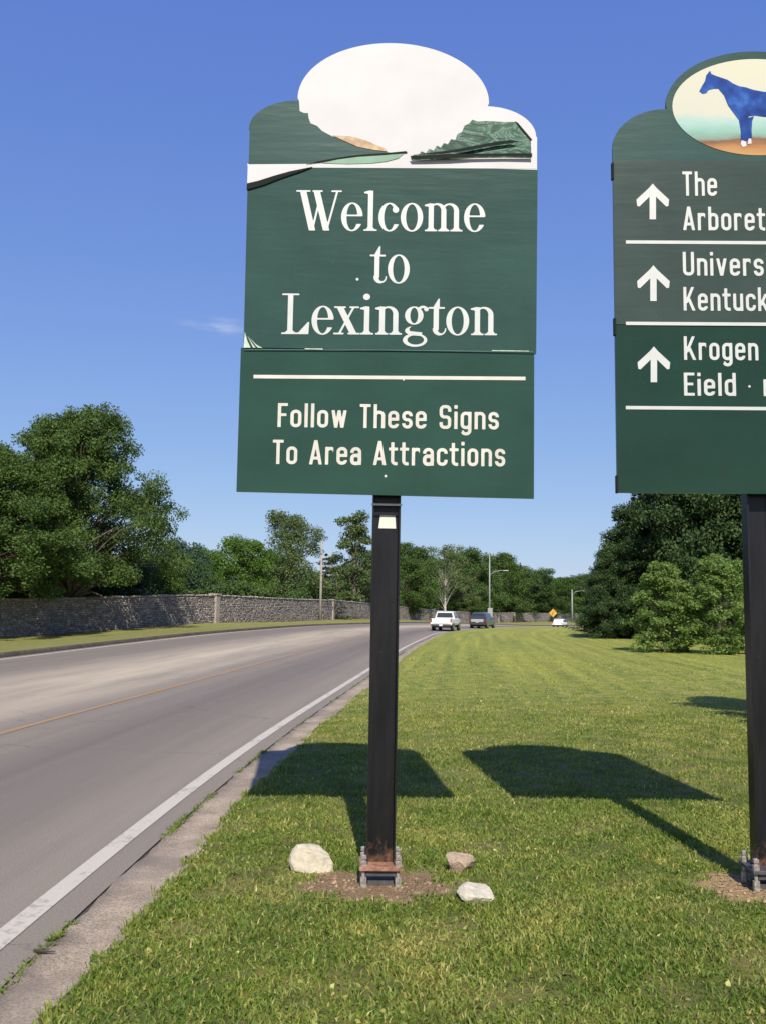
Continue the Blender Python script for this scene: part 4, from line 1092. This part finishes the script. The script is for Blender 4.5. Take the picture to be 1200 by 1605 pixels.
def leaves_mesh(name, Cn, Rd, per, size, asp=0.62, flat=0.75, tint0=None, droop=None):
    """small leaf quads spread through clumps: centres Cn (k,3), radii Rd (k)"""
    k = len(Cn); cnt = np.maximum(3, (per * (Rd / Rd.mean()) ** 2)).astype(int)
    idx = np.repeat(np.arange(k), cnt); n = len(idx)
    d = rng.normal(size=(n, 3)); d /= np.linalg.norm(d, axis=1)[:, None]
    r = rng.random(n) ** 0.45
    P = Cn[idx] + d * (r * Rd[idx])[:, None] * np.array([1, 1, flat])
    nrm = d * 0.7 + rng.normal(size=(n, 3)) * 0.65 + np.array([0, 0, 0.35]); nrm /= np.linalg.norm(nrm, axis=1)[:, None]
    a = np.cross(nrm, rng.normal(size=(n, 3))); a /= np.linalg.norm(a, axis=1)[:, None] + 1e-9
    b = np.cross(nrm, a)
    s = size * (0.55 + 0.9 * rng.random(n))[:, None]
    V = np.stack([P - a * s * .5, P + b * s * asp * .5, P + a * s * .5, P - b * s * asp * .5], 1).reshape(-1, 3)
    Fc = np.arange(n * 4).reshape(-1, 4)
    me = fast_mesh(name, V, Fc, 4)
    ct = rng.random(k); t = 0.35 * ct[idx] + 0.65 * rng.random(n)
    set_attr(me, 'tint', np.repeat(t, 4))
    return me
def limb_mesh(name, height_, trunk_r, tips, lean=(0, 0), seg=7, zfrac=(0.25, 0.8)):
    bm = bmesh.new()
    top = Vector((lean[0], lean[1], height_ * 0.9))
    pts = [Vector((0, 0, -0.4)), Vector((lean[0] * .1, lean[1] * .1, height_ * .15)), Vector((lean[0] * .35, lean[1] * .4, height_ * .4)), Vector((lean[0] * .7, lean[1] * .7, height_ * .68)), top]
    tube(bm, pts, [trunk_r * 1.35, trunk_r, trunk_r * .78, trunk_r * .42, trunk_r * .1], seg + 2)
    def on(t):
        t = t * 4; i = min(3, int(t)); return pts[i].lerp(pts[i + 1], t - i)
    for (c, rr) in tips:
        c = Vector(c); h = min(max(c.z / height_ * 0.72, zfrac[0]), zfrac[1])
        a = on(h); mid = a.lerp(c, .5) + Vector((rng.normal() * .25, rng.normal() * .25, .12 * (c - a).length))
        tube(bm, [a, mid, c], [rr, rr * .6, rr * .18], 5, cap=False)
    return bm_mesh(name, bm, True)
def deciduous(h, w, n_lobes, per, leaf, trunk_r, mat, low=0.22, clumps=16, clump_r=0.75, sparse=0.0, top_pow=0.7, bark=None, seed=0, flat=0.75, zmin=0.0):
    """returns (trunk mesh, crown mesh): lobes round the trunk, clumps on each lobe, leaves in each clump"""
    r0 = np.random.default_rng(seed + 100)
    lobes = []
    for i in range(n_lobes):
        t = (i + 0.5) / n_lobes
        z = h * (low + (0.93 - low) * t ** 0.9)
        env = math.sin(math.pi * min(1, max(0.08, (z / h - low * .55) / (1.04 - low * .55))) ** top_pow) ** 0.75
        a = i * 2.399 + r0.normal() * 0.35; rad = w / 2 * env * (0.50 + 0.28 * r0.random())
        lobes.append((rad * math.cos(a), rad * math.sin(a), z, w * (0.17 + 0.09 * r0.random()) * (0.65 + 0.5 * env)))
    Cn, Rd, tips = [], [], []
    for (x, y, z, R_) in lobes:
        tips.append(((x, y, z), trunk_r * (0.22 + 0.2 * r0.random())))
        for j in range(clumps):
            d = r0.normal(size=3); d /= np.linalg.norm(d); d[2] = abs(d[2]) * 0.9 - 0.25
            q = R_ * (0.55 + 0.55 * r0.random())
            p = np.array((x, y, z)) + d * q * np.array([1, 1, 0.8])
            if p[2] < max(h * low * 0.4, zmin): continue
            if r0.random() < sparse: continue
            Cn.append(p); Rd.append(clump_r * (0.55 + 0.8 * r0.random()))
            if j % 3 == 0: tips.append((tuple(p), trunk_r * 0.10))
    Cn, Rd = np.array(Cn), np.array(Rd)
    cr = leaves_mesh('crown', Cn, Rd, per, leaf, flat=flat); cr.materials.append(mat)
    tr = limb_mesh('trunk', h, trunk_r, tips); tr.materials.append(bark or M_BARK)
    return tr, cr
def conifer(h, w, levels, per_branch, leaf, mat, base=0.06, droop=0.12, irr=0.3, seed=0, power=0.85):
    r0 = np.random.default_rng(seed + 300)
    P, Nn, tips = [], [], []
    T = []
    for i in range(levels):
        t = i / (levels - 1); z = h * (base + (0.985 - base) * t)
        L0 = w / 2 * (1 - t) ** power + 0.12
        nb = max(4, int(9 - 4 * t)); ph = r0.random() * 6.28
        for b in range(nb):
            a = ph + b * 6.283 / nb + r0.normal() * .2; L = L0 * (1 - irr + 2 * irr * r0.random()) * (0.75 + 0.25 * math.sin(a * 2 + i))
            n = max(8, int(per_branch * (L / (w / 2)) ** 1.1)); u = r0.random(n) ** 0.6
            sp = (0.10 + 0.22 * u) * L * 0.9
            x = math.cos(a) * L * u + r0.normal(size=n) * sp * .5; y = math.sin(a) * L * u + r0.normal(size=n) * sp * .5
            zz = z - droop * L * u ** 1.3 + 0.06 * L * (u > .85) + r0.normal(size=n) * 0.09 * (h / 10)
            P.append(np.stack([x, y, zz], -1)); T.append(0.2 + 0.6 * u * r0.random(n) + 0.2 * r0.random())
            if b % 2 == 0: tips.append(((math.cos(a) * L * .8, math.sin(a) * L * .8, z - droop * L * .6), 0.035 * h / 10))
    P = np.concatenate(P); T = np.concatenate(T); n = len(P)
    out = P * np.array([1, 1, 0]); out /= np.linalg.norm(out, axis=1)[:, None] + 1e-6
    a = out + rng.normal(size=(n, 3)) * .5 + np.array([0, 0, -0.15]); a /= np.linalg.norm(a, axis=1)[:, None]
    nrm = np.array([0, 0, 1]) + rng.normal(size=(n, 3)) * .5; b = np.cross(nrm, a); b /= np.linalg.norm(b, axis=1)[:, None]
    s = leaf * (0.6 + 0.8 * rng.random(n))[:, None]
    V = np.stack([P - a * s * .5, P + b * s * .2, P + a * s * .6, P - b * s * .2], 1).reshape(-1, 3)
    me = fast_mesh('crown', V, np.arange(n * 4).reshape(-1, 4), 4); set_attr(me, 'tint', np.repeat(np.clip(T, 0, 1), 4)); me.materials.append(mat)
    bm = bmesh.new(); tube(bm, [(0, 0, -.4), (0, 0, h * .5), (0, 0, h * .97)], [h * .018, h * .011, .02], 8)
    for c, rr in tips:
        c = Vector(c); tube(bm, [(0, 0, c.z + 0.1 * c.xy.length), c], [rr, rr * .3], 4, cap=False)
    tr = bm_mesh('trunk', bm, True); tr.materials.append(M_BARK)
    return tr, me
PR = {
    'oak': (14.0, 13.6, *deciduous(14.0, 13.6, 46, 230, 0.165, 0.42, M_LEAF['oak'], low=0.10, clumps=17, clump_r=0.85, seed=1, sparse=0.14, top_pow=0.62, zmin=3.3)),
    'round': (9.0, 8.0, *deciduous(9.0, 8.0, 20, 95, 0.20, 0.22, M_LEAF['bright'], low=0.12, clumps=15, clump_r=0.75, seed=2)),
    'open': (13.0, 9.5, *deciduous(13.0, 9.5, 22, 80, 0.22, 0.26, M_LEAF['olive'], low=0.1, clumps=15, clump_r=0.85, seed=3, sparse=0.04)),
    'mid': (11.0, 8.5, *deciduous(11.0, 8.5, 20, 90, 0.22, 0.25, M_LEAF['mid'], low=0.12, clumps=15, clump_r=0.85, seed=4)),
    'blue': (8.0, 8.5, *deciduous(8.0, 8.5, 18, 100, 0.20, 0.22, M_LEAF['blue'], low=0.05, clumps=15, clump_r=0.8, seed=5)),
    'darkround': (12.0, 9.0, *deciduous(12.0, 9.0, 22, 90, 0.24, 0.28, M_LEAF['oak'], low=0.08, clumps=15, clump_r=0.95, seed=6)),
    'young': (4.6, 3.2, *deciduous(4.6, 3.2, 26, 60, 0.12, 0.07, M_LEAF['young'], low=0.0, clumps=12, clump_r=0.28, seed=7, top_pow=0.42)),
    'young2': (5.2, 3.8, *deciduous(5.2, 3.8, 22, 85, 0.115, 0.08, M_LEAF['mid'], low=0.05, clumps=12, clump_r=0.38, seed=17, top_pow=0.62)),
    'young3': (5.2, 3.8, *deciduous(5.2, 3.8, 30, 60, 0.12, 0.08, M_LEAF['young'], low=0.0, clumps=13, clump_r=0.30, seed=27, top_pow=0.42)),
    'spruce': (12.0, 6.2, *conifer(12.0, 6.2, 30, 400, 0.22, M_LEAF['dark'], seed=1)),
    'pine': (12.0, 8.0, *conifer(12.0, 8.0, 24, 600, 0.22, M_LEAF['dark'], seed=2, droop=-0.05, irr=0.42, power=0.6)),
    'darkleaf': (12.0, 8.5, *deciduous(12.0, 8.5, 30, 170, 0.19, 0.25, M_LEAF['dark'], low=0.0, clumps=16, clump_r=0.8, seed=21, top_pow=0.5)),
    'cedar': (7.0, 5.0, *conifer(7.0, 5.0, 15, 80, 0.30, M_LEAF['brown'], seed=3, irr=0.4, power=0.7)),
    'snag': (11.0, 3.6, *deciduous(11.0, 3.6, 18, 70, 0.20, 0.2, M_LEAF['olive'], low=0.1, clumps=9, clump_r=0.55, seed=9, sparse=0.1, top_pow=0.9)),
    'bare': (12.0, 7.5, *deciduous(12.0, 7.5, 18, 60, 0.20, 0.17, M_LEAF['olive'], low=0.34, clumps=11, clump_r=0.7, seed=10, sparse=0.08, bark=M_PALEBARK)),
}
def tree(name, kind, px, d, top, wpx, lab, cat='tree', group=None, rot=None, base_z=None, x=None):
    """a tree at depth d whose crown tops out at image height top and spans wpx there"""
    h0, w0, tm, cm = PR[kind]
    X = at_depth(px, 950, d)[0] if x is None else x
    gz = height_xy(X, d) if base_z is None else base_z
    if X - float(LINE(d)) < -11: gz += 0.1
    ztop = at_depth(px, top, d)[1] if px is not None else top
    H = ztop - gz; W = wpx / F_PX * math.hypot(d, X) if px is not None else wpx
    r = empty(name, (X, d, gz), (0, 0, rng.random() * 6.28 if rot is None else rot)); r.scale = (W / w0, W / w0, H / h0)
    tag(r, lab, cat, group)
    link('trunk', tm, None, r); link('crown', cm, None, r)
    return r
g1 = 'trees behind the stone wall'
tree('oak_tree', 'oak', 110, 53.5, 645, 278, 'tallest broad dark oak rising behind the shaded left end of the wall', group=g1, rot=0.4)
tree('oak_tree', 'oak', -75, 46.5, 690, 330, 'oak mostly cut off by the left frame edge beside the broad oak', group=g1, rot=2.2)
tree('oak_tree', 'oak', None, 34, 13.0, 13.5, 'oak standing out of frame that shades the left end of the wall', group=g1, rot=1.0, x=-28.5)
tree('oak_tree', 'oak', None, 45, 10.0, 10.5, 'lower oak leaning over the shaded wall', group=g1, rot=4.0, x=-24.5)
tree('broadleaf_tree', 'blue', 268, 68, 845, 130, 'low bluish green tree just right of the broad oak', group=g1, rot=0.3)
tree('broadleaf_tree', 'round', 318, 82, 858, 80, 'small yellowish green tree between the bluish tree and the round tree', group=g1)
tree('broadleaf_tree', 'round', 377, 80, 842, 112, 'round bright green tree above the hedge near the first pillar', group=g1)
tree('broadleaf_tree', 'open', 452, 92, 798, 120, 'tall olive green tree with open top left of the thin pole', group=g1)
tree('broadleaf_tree', 'mid', 425, 104, 868, 70, 'dark low tree filling the gap left of the olive tree', group=g1)
tree('cedar_tree', 'cedar', 510, 98, 868, 80, 'brownish cedar behind the thin pale pole', group=g1)
tree('ivy_covered_tree', 'snag', 555, 112, 796, 68, 'narrow ivy covered tree with bare forked tips left of the black post', group=g1)
tree('broadleaf_tree', 'mid', 590, 121, 858, 75, 'green tree partly hidden by the black sign post', group=g1)
tree('broadleaf_tree', 'darkround', 640, 146, 850, 82, 'dark rounded tree just right of the black sign post', group=g1)
tree('pale_trunk_tree', 'bare', 697, 165, 850, 78, 'tree with a pale visible trunk above the white pickup', group=g1)
tree('broadleaf_tree', 'mid', 742, 185, 862, 85, 'green tree to the left of the tall street lamp', group=g1)
tree('broadleaf_tree', 'open', 722, 173, 900, 60, 'small light green tree between the pale trunk and the street lamp', group=g1)
tree('broadleaf_tree', 'darkround', 787, 199, 866, 75, 'dark tree just right of the tall street lamp', group=g1)
tree('spruce_tree', 'spruce', 815, 209, 882, 50, 'small dark spruce beyond the far bend', group=g1)
tree('broadleaf_tree', 'mid', 845, 224, 893, 70, 'distant green tree above the yellow warning sign', group=g1)
tree('spruce_tree', 'spruce', 856, 220, 903, 45, 'dark spruce directly behind the yellow warning sign', group=g1)
tree('broadleaf_tree', 'darkround', 890, 244, 905, 60, 'distant dark tree behind the small street lamp', group=g1)
tree('broadleaf_tree', 'mid', 925, 250, 902, 60, 'farthest green tree beside the dark conifers', group=g1)
tree('shrub', 'round', 640, 150, 922, 62, 'bush hanging over the wall right of the black post', 'shrub', group='shrubs over the wall')
tree('shrub', 'darkround', 722, 173, 935, 70, 'dark bush behind the grey vehicle', 'shrub', group='shrubs over the wall')
tree('cedar_tree', 'cedar', 795, 198, 925, 60, 'brownish cedar above the far wall pillars', group=g1)
# the fill of woodland farther back
for i, px in enumerate(range(-60, 990, 46)):
    d = 135 + 12 * math.sin(i * 2.1) + (75 if px > 650 else 0) + (30 if px > 780 else 0)
    k = ['darkround', 'mid', 'round', 'darkround', 'open'][i % 5]
    top = (888 + 9 * math.sin(i * 1.7) if px < 600 else 868 if px < 760 else 884 if px < 830 else 898) + 5 * math.sin(i * 1.3)
    wd = ['out of frame left of the oaks', 'hidden behind the oak', 'behind the left half of the broad oak', 'behind the trunk of the broad oak', 'behind the right half of the broad oak', 'behind the bluish tree', 'between the bluish tree and first pillar', 'behind the first wall pillar', 'behind the round bright tree', 'behind the hedge by the olive tree', 'behind the tall olive tree', 'behind the thin pale pole', 'behind the ivy covered tree', 'behind the black sign post', 'just right of the black sign post', 'above the wall left of the pickup', 'behind the pale trunk tree', 'behind the grey SUV', 'left of the tall lamp arm', 'right of the tall lamp arm', 'above the far wall pillars', 'right above the warning sign', 'beside the short street lamp'][i % 23]
    words = ['behind the oak crowns', 'behind the bluish tree', 'behind the round tree', 'behind the cedar', 'behind the black post', 'behind the pickup', 'behind the street lamp', 'behind the warning sign']
    tree('background_tree', k, px, d, top, 66 if px < 600 else 84, '%s woodland tree in the far row %s' % (('dark', 'mid green', 'bright', 'deep green', 'pale olive')[i % 5], wd), group='far woodland row')
# right-hand group
g2 = 'dark trees at the right edge of the lawn'
tree('dark_tree', 'darkleaf', 960, 60, 858, 90, 'shortest dark tree at the left end of the conifer group', group=g2)
tree('dark_tree', 'darkleaf', 1000, 63, 785, 125, 'dark leafy tree behind the shortest tree', group=g2)
tree('pine_tree', 'pine', 1045, 60, 690, 165, 'dark pine seen in the gap below the direction sign', group=g2)
tree('dark_tree', 'darkleaf', 1120, 56, 640, 200, 'large dark leafy tree behind the young trees', group=g2)
tree('pine_tree', 'pine', 1195, 54, 620, 200, 'dark pine behind the direction sign post', group=g2)
tree('spruce_tree', 'spruce', 1290, 50, 640, 210, 'dark spruce out of frame on the right', group=g2)
tree('pine_tree', 'pine', 1060, 74, 720, 190, 'tall pine at the back of the conifer group', group=g2)
tree('pine_tree', 'pine', 948, 66, 872, 80, 'low feathery pine whose boughs reach farthest towards the lamp', group=g2)
tree('spruce_tree', 'spruce', 1075, 66, 700, 150, 'spruce filling the middle of the conifer group', group=g2)
tree('spruce_tree', 'spruce', 1005, 62, 745, 120, 'spruce right behind the bright young tree', group=g2)
tree('spruce_tree', 'spruce', 985, 69, 840, 90, 'dark low spruce behind the left young tree', group=g2)
g3 = 'young trees in front of the conifers'
tree('young_tree', 'young', 1040, 39.5, 880, 104, 'bright young tree standing in front of the dark conifers', group=g3, rot=0.5)
tree('young_tree', 'young3', 1128, 38.5, 868, 125, 'wider young tree beside the direction sign post', group=g3, rot=1.5)
tree('young_tree', 'young2', None, 13.2, 4.6, 2.6, 'young tree out of frame whose shadow streaks the lawn', group=g3, rot=0.7, x=7.0)
for i_, (px, d_, tp, w_, lb) in enumerate(((40, 56, 862, 120, 'dense dark shrub behind the wall at the left frame edge'), (110, 58, 872, 120, 'dense dark shrub behind the wall under the broad oak'), (185, 61, 866, 120, 'dense green shrub behind the wall at the right side of the oak trunk'), (235, 64, 872, 100, 'green shrub behind the wall between oak and bluish tree'))):
    tree('shrub', 'darkround' if i_ != 2 else 'blue', px, d_, tp, w_, lb, 'shrub', group='shrubs over the wall')
# hedge along the top of the wall
Cn, Rd = [], []
for s_ in np.arange(0, sarc[-1], 0.42):
    x, y, zb, ax, ay = wall_pt(s_)
    if not (60 < y < 103): continue
    for _ in range(6):
        hh = (0.5 + 0.95 * rng.random()) * (0.75 + .35 * math.sin(s_ * .35))
        Cn.append((x - ay * (0.5 + .9 * rng.random()), y + ax * (.5 + .9 * rng.random()), zb + 1.5 + hh)); Rd.append(.32 + .25 * rng.random())
me = leaves_mesh('foliage', np.array(Cn), np.array(Rd), 34, 0.17)
hd = tag(empty('hedge', (0, 0, 0)), 'low green hedge growing along the top of the wall right of the oak', 'hedge')
link('foliage', me, M_LEAF['mid'], hd)
bm = bmesh.new()
for s_ in np.arange(2, sarc[-1], 1.3):
    x, y, zb, ax, ay = wall_pt(s_)
    if 60 < y < 103: tube(bm, [(x - ay * .9, y + ax * .9, zb - .3), (x - ay * .8, y + ax * .9, zb + 2.2)], [.05, .015], 5)
link('stems', bm_mesh('stems', bm), M_BARK, hd)
# ------------------------------------------------------------------ poles, lamps, sign, house, vehicles
M_WOODPOLE = simple('weathered_pole', (0.29, 0.26, 0.22), 0.9, var=0.2, scale=3)
M_LAMP = simple('lamp_aluminium', (0.26, 0.27, 0.27), 0.5, metal=0.1)
def zat(x, y): return height_xy(x, y) + (0.1 if x - float(LINE(y)) < -11 else 0.0)
# thin pale pole in front of the wall
d = 90.0; x = at_depth(502.5, 950, d)[0]; z = zat(x, d); h = at_depth(505, 848, d)[1] - z
up = tag(empty('utility_pole', (x, d, z)), 'thin pale wooden pole standing in front of the wall left of the sign post', 'pole')
bm = bmesh.new(); tube(bm, [(0, 0, -.3), (0, 0, h * .5), (0, 0, h)], [.14, .12, .09], 10)
link('shaft', bm_mesh('shaft', bm, True), M_WOODPOLE, up)
bm = bmesh.new(); bm_box(bm, 0, -0.17, h - 1.0, .12, .1, .5, .01); link('conduit', bm_mesh('conduit', bm), M_LAMP, up)
def street_lamp(px, d, ytop, yarm, arm, lab, box=False, r=0.11):
    x = at_depth(px, 950, d)[0]; z = zat(x, d); h = at_depth(px, ytop, d)[1] - z; ha = at_depth(px, yarm, d)[1] - z
    t = tag(empty('street_lamp', (x, d, z)), lab, 'street lamp', 'street lamps along the far bend')
    bm = bmesh.new(); tube(bm, [(0, 0, -.3), (0, 0, h * .5), (0, 0, h)], [r * 1.3, r, r * .7], 10); link('pole', bm_mesh('pole', bm, True), M_LAMP, t)
    bm = bmesh.new(); tube(bm, [(0, 0, ha - .9), (arm * .35, 0, ha - .2), (arm * .8, 0, ha), (arm, 0, ha)], [.07, .06, .05, .05], 8); link('arm', bm_mesh('arm', bm, True), M_LAMP, t)
    bm = bmesh.new(); bm_box(bm, arm + .35, 0, ha - .02, .95, .34, .17, .06); link('lamp_head', bm_mesh('lamp_head', bm), M_LAMP, t)
    if box:
        bm = bmesh.new(); bm_box(bm, .05, -.25, 1.7, .8, .45, 1.5, .05); link('control_box', bm_mesh('control_box', bm), M_LAMP, t)
street_lamp(766.5, 152, 868, 894, 2.3, 'tallest street lamp with an arm rising above the grey vehicle', True, 0.12)
street_lamp(896, 205, 924, 926, 2.3, 'short street lamp at the end of the lawn before the conifers', False, 0.17)
# yellow diamond warning sign
d = 120.0; x = at_depth(866, 960, d)[0]; z = zat(x, d); zc = at_depth(866, 961, d)[1] - z
wsn = tag(empty('warning_sign', (x, d, z)), 'yellow diamond warning sign at the far end of the lawn', 'road sign')
q = .66
bm = bmesh.new(); bm_box(bm, 0, 0, 0, .76, .02, .76, .0, Matrix.Translation((0, -.06, zc)) @ Matrix.Rotation(math.pi / 4, 4, 'Y'))
link('face', bm_mesh('face', bm), simple('warning_yellow', (0.55, 0.27, 0.03), 0.5), wsn)
bm = bmesh.new(); bm_box(bm, 0, 0, zc / 2 + .1, .07, .07, zc + 1.2); link('post', bm_mesh('post', bm), M_PLATE_DARK, wsn)
bm = bmesh.new(); tube(bm, [(-.08, -.075, zc - .24), (-.08, -.075, zc), (.10, -.075, zc + .2)], [.03, .03, .03], 6); link('symbol', bm_mesh('symbol', bm), M_BLACK_EDGE, wsn)

# vehicles
def car_paint(name, col, rough=0.3, metal=0.0):
    m, nt, b = new_mat(name)
    v = texco(nt)
    nt.links.new(ramp(nt, noise(nt, v, 3, 4), [(0.3, [x * .9 for x in col]), (0.7, col)]), b.inputs['Base Color'])
    b.inputs['Roughness'].default_value = rough; b.inputs['Metallic'].default_value = metal; b.inputs['Coat Weight'].default_value = 0.6; b.inputs['Coat Roughness'].default_value = 0.08
    return m
M_CARGLASS = simple('car_glass', (0.02, 0.025, 0.03), 0.05, spec=0.9)
M_TYRE = simple('tyre_rubber', (0.02, 0.02, 0.02), 0.85); M_RIM = simple('alloy_rim', (0.35, 0.35, 0.36), 0.35, metal=0.8)
M_TAIL = simple('red_tail_lamp', (0.32, 0.01, 0.01), 0.25); M_BUMP = simple('dark_plastic', (0.035, 0.035, 0.038), 0.6)
M_CHROME = simple('chrome', (0.6, 0.6, 0.6), 0.15, metal=1.0); M_LPLATE = simple('licence_plate', (0.6, 0.62, 0.66), 0.5)
def loft(name, secs, mat, parent, bev=0.0):
    """secs: list of (y, [(half_width, z), ...]) cross sections, mirrored left-right"""
    bm = bmesh.new(); prev = None
    for y, pr in secs:
        ring = [bm.verts.new((w, y, z)) for w, z in pr] + [bm.verts.new((-w, y, z)) for w, z in reversed(pr)]
        if prev:
            for i in range(len(ring)):
                j = (i + 1) % len(ring); bm.faces.new((prev[i], prev[j], ring[j], ring[i]))
        else: bm.faces.new(ring)
        prev = ring
    bm.faces.new(prev[::-1])
    bmesh.ops.recalc_face_normals(bm, faces=bm.faces)
    if bev: bmesh.ops.bevel(bm, geom=list(bm.edges), offset=bev, segments=2, affect='EDGES', clamp_overlap=True)
    me = bm_mesh(name, bm)
    return link(name, me, mat, parent)
bm = bmesh.new(); tube(bm, [(-.13, 0, 0), (.13, 0, 0)], [1, 1], 22); tyre_me = bm_mesh('tyre', bm); tyre_me.materials.append(M_TYRE)
bm = bmesh.new(); tube(bm, [(-.135, 0, 0), (.135, 0, 0)], [.62, .62], 16); rim_me = bm_mesh('rim', bm); rim_me.materials.append(M_RIM)
def wheels(root, hw, ys, r):
    for y in ys:
        for s in (-1, 1):
            e = bpy.data.objects.new('wheel', None); C.objects.link(e); e.parent = root; e.location = (s * (hw - .13), y, r); e.scale = (1, r, r)
            link('tyre', tyre_me, None, e); link('rim', rim_me, None, e)
def place_car(name, px, d, lane, lab, cat):
    x = float(LINE(d)) + lane; sl_ = (float(LINE(d + 1)) - float(LINE(d - 1))) / 2
    r = empty(name, (x, d, height_xy(x, d) + .01), (0, 0, -math.atan(sl_)))
    r.scale = (.92, .92, .92)
    return tag(r, lab, cat)
# pickup seen from behind
def pickup():
    r = place_car('pickup_truck', 700, 79, -0.45, 'white pickup truck driving away round the bend, the nearer of two vehicles', 'pickup truck')
    P = car_paint('white_car_paint', (0.80, 0.80, 0.80))
    lo, sh = .52, 1.12
    loft('body', [(-2.85, [(.90, lo), (.97, lo + .15), (.97, sh - .1), (.93, sh)]), (-0.75, [(.92, lo), (.99, lo + .15), (.99, sh - .1), (.95, sh)]), (1.4, [(.92, lo), (.99, lo + .15), (.99, sh - .1), (.93, sh)]), (2.45, [(.90, lo), (.96, lo + .15), (.95, sh - .14), (.86, sh - .04)]), (2.85, [(.80, lo + .05), (.88, lo + .2), (.86, sh - .25), (.78, sh - .14)])], P, r, .02)
    loft('cab', [(-.85, [(.90, sh - .02), (.72, 1.70)]), (-.55, [(.92, sh - .02), (.74, 1.76)]), (.55, [(.92, sh - .02), (.74, 1.76)]), (1.35, [(.90, sh - .02), (.89, sh + .04)])], P, r, .02)
    link('rear_window', py_mesh('rear_window', [(-.76, -.86, 1.20), (.76, -.86, 1.20), (.66, -.875 + .02, 1.63), (-.66, -.875 + .02, 1.63), (-.76, -.80, 1.20), (.76, -.80, 1.20), (.66, -.80, 1.63), (-.66, -.80, 1.63)], [(0, 1, 2, 3), (4, 7, 6, 5), (0, 4, 5, 1), (3, 2, 6, 7), (0, 3, 7, 4), (1, 5, 6, 2)]), M_CARGLASS, r)
    for s in (-1, 1):
        link('side_window', py_mesh('side_window', [(s * .915, -.6, 1.2), (s * .915, .95, 1.2), (s * .80, .45, 1.72), (s * .80, -.55, 1.72)], [(0, 1, 2, 3) if s > 0 else (3, 2, 1, 0)]), M_CARGLASS, r)
        link('tail_light', box_mesh('tail_light', s * .90, -2.87, .95, .12, .06, .30, .01), M_TAIL, r)
        link('mirror', box_mesh('mirror', s * 1.06, .95, 1.25, .18, .1, .2, .02), M_BUMP, r)
    link('bed_floor', box_mesh('bed_floor', 0, -1.8, sh + .004, 1.5, 1.85, .01), M_BUMP, r)
    link('bumper', box_mesh('bumper', 0, -2.93, .52, 1.78, .16, .20, .03), M_BUMP, r)
    link('tailgate', box_mesh('tailgate', 0, -2.865, .90, 1.56, .05, .44, .02), P, r)
    link('licence_plate', box_mesh('licence_plate', 0, -3.02, .53, .30, .01, .14), M_LPLATE, r)
    link('underbody', box_mesh('underbody', 0, 0, .42, 1.4, 5.2, .22), M_BUMP, r)
    wheels(r, .98, (-1.75, 1.85), .40)
def suv(name, d, lane, col, lab, cat, dark=True, rough=.3, metal=.3, H=1.66, low=False):
    r = place_car(name, 0, d, lane, lab, cat)
    P = car_paint(name + '_paint', col, rough, metal)
    k = H / 1.78; sh = 1.05 * k; lo = .32
    L = 2.35
    loft('body', [(-L, [(.82, lo + .1), (.90, lo + .25), (.90, sh - .1), (.86, sh)]), (-L + .4, [(.86, lo), (.95, lo + .15), (.95, sh - .08), (.90, sh)]), (1.0, [(.86, lo), (.95, lo + .15), (.95, sh - .08), (.90, sh)]), (L - .3, [(.82, lo), (.90, lo + .15), (.88, sh - .22), (.76, sh - .13)]), (L, [(.70, lo + .05), (.80, lo + .2), (.76, sh - .36), (.66, sh - .26)])], P, r, .025)
    back = -L + .12 if not low else -L + .75
    loft('cabin', [(back, [(.84, sh - .02), (.80, sh + .05)]), (back + .38, [(.86, sh - .02), (.70, H - .05)]), (back + .8, [(.87, sh - .02), (.71, H)]), (.35, [(.87, sh - .02), (.70, H - .03)]), (1.25, [(.82, sh - .04), (.80, sh)])], P, r, .02)
    b0 = back
    link('rear_window', py_mesh('rear_window', [(-.70, b0 + .04, sh + .08), (.70, b0 + .04, sh + .08), (.60, b0 + .32, H - .12), (-.60, b0 + .32, H - .12)], [(0, 1, 2, 3)]), M_CARGLASS, r)
    for s in (-1, 1):
        link('side_window', py_mesh('side_window', [(s * .885, b0 + .35, sh + .05), (s * .875, 1.0, sh + .03), (s * .735, .4, H - .12), (s * .735, b0 + .55, H - .12)], [(0, 1, 2, 3) if s > 0 else (3, 2, 1, 0)]), M_CARGLASS, r)
        link('tail_light', box_mesh('tail_light', s * .80, -L - .0, sh - .12, .16, .05, .22, .01), M_TAIL, r)
        link('mirror', box_mesh('mirror', s * 1.0, .85, sh + .1, .16, .1, .14, .02), M_BUMP, r)
    link('bumper', box_mesh('bumper', 0, -L - .03, lo + .2, 1.66, .14, .24, .03), M_BUMP if dark else P, r)
    link('licence_plate', box_mesh('licence_plate', 0, -L - .02, sh - .28, .30, .02, .14), M_LPLATE, r)
    link('underbody', box_mesh('underbody', 0, 0, .30, 1.4, 4.2, .2), M_BUMP, r)
    wheels(r, .94, (-1.45, 1.45), .35)
    return r
pickup()
sv = suv('suv', 93, -0.15, (0.07, 0.072, 0.08), 'dark grey SUV ahead of the white pickup near the end of the wall', 'SUV', metal=.6)
link('tailgate', box_mesh('tailgate', 0, -2.37, .84, 1.35, .05, .30, .02), car_paint('tailgate_sky_reflection', (.36, .36, .38)), sv)  # pale paint stands in for sky reflected in the back glass
suv('sedan', 147, -3.6, (0.80, 0.80, 0.80), 'small white car in the far distance under the yellow warning sign', 'car', dark=False, metal=0, H=1.42, low=True)
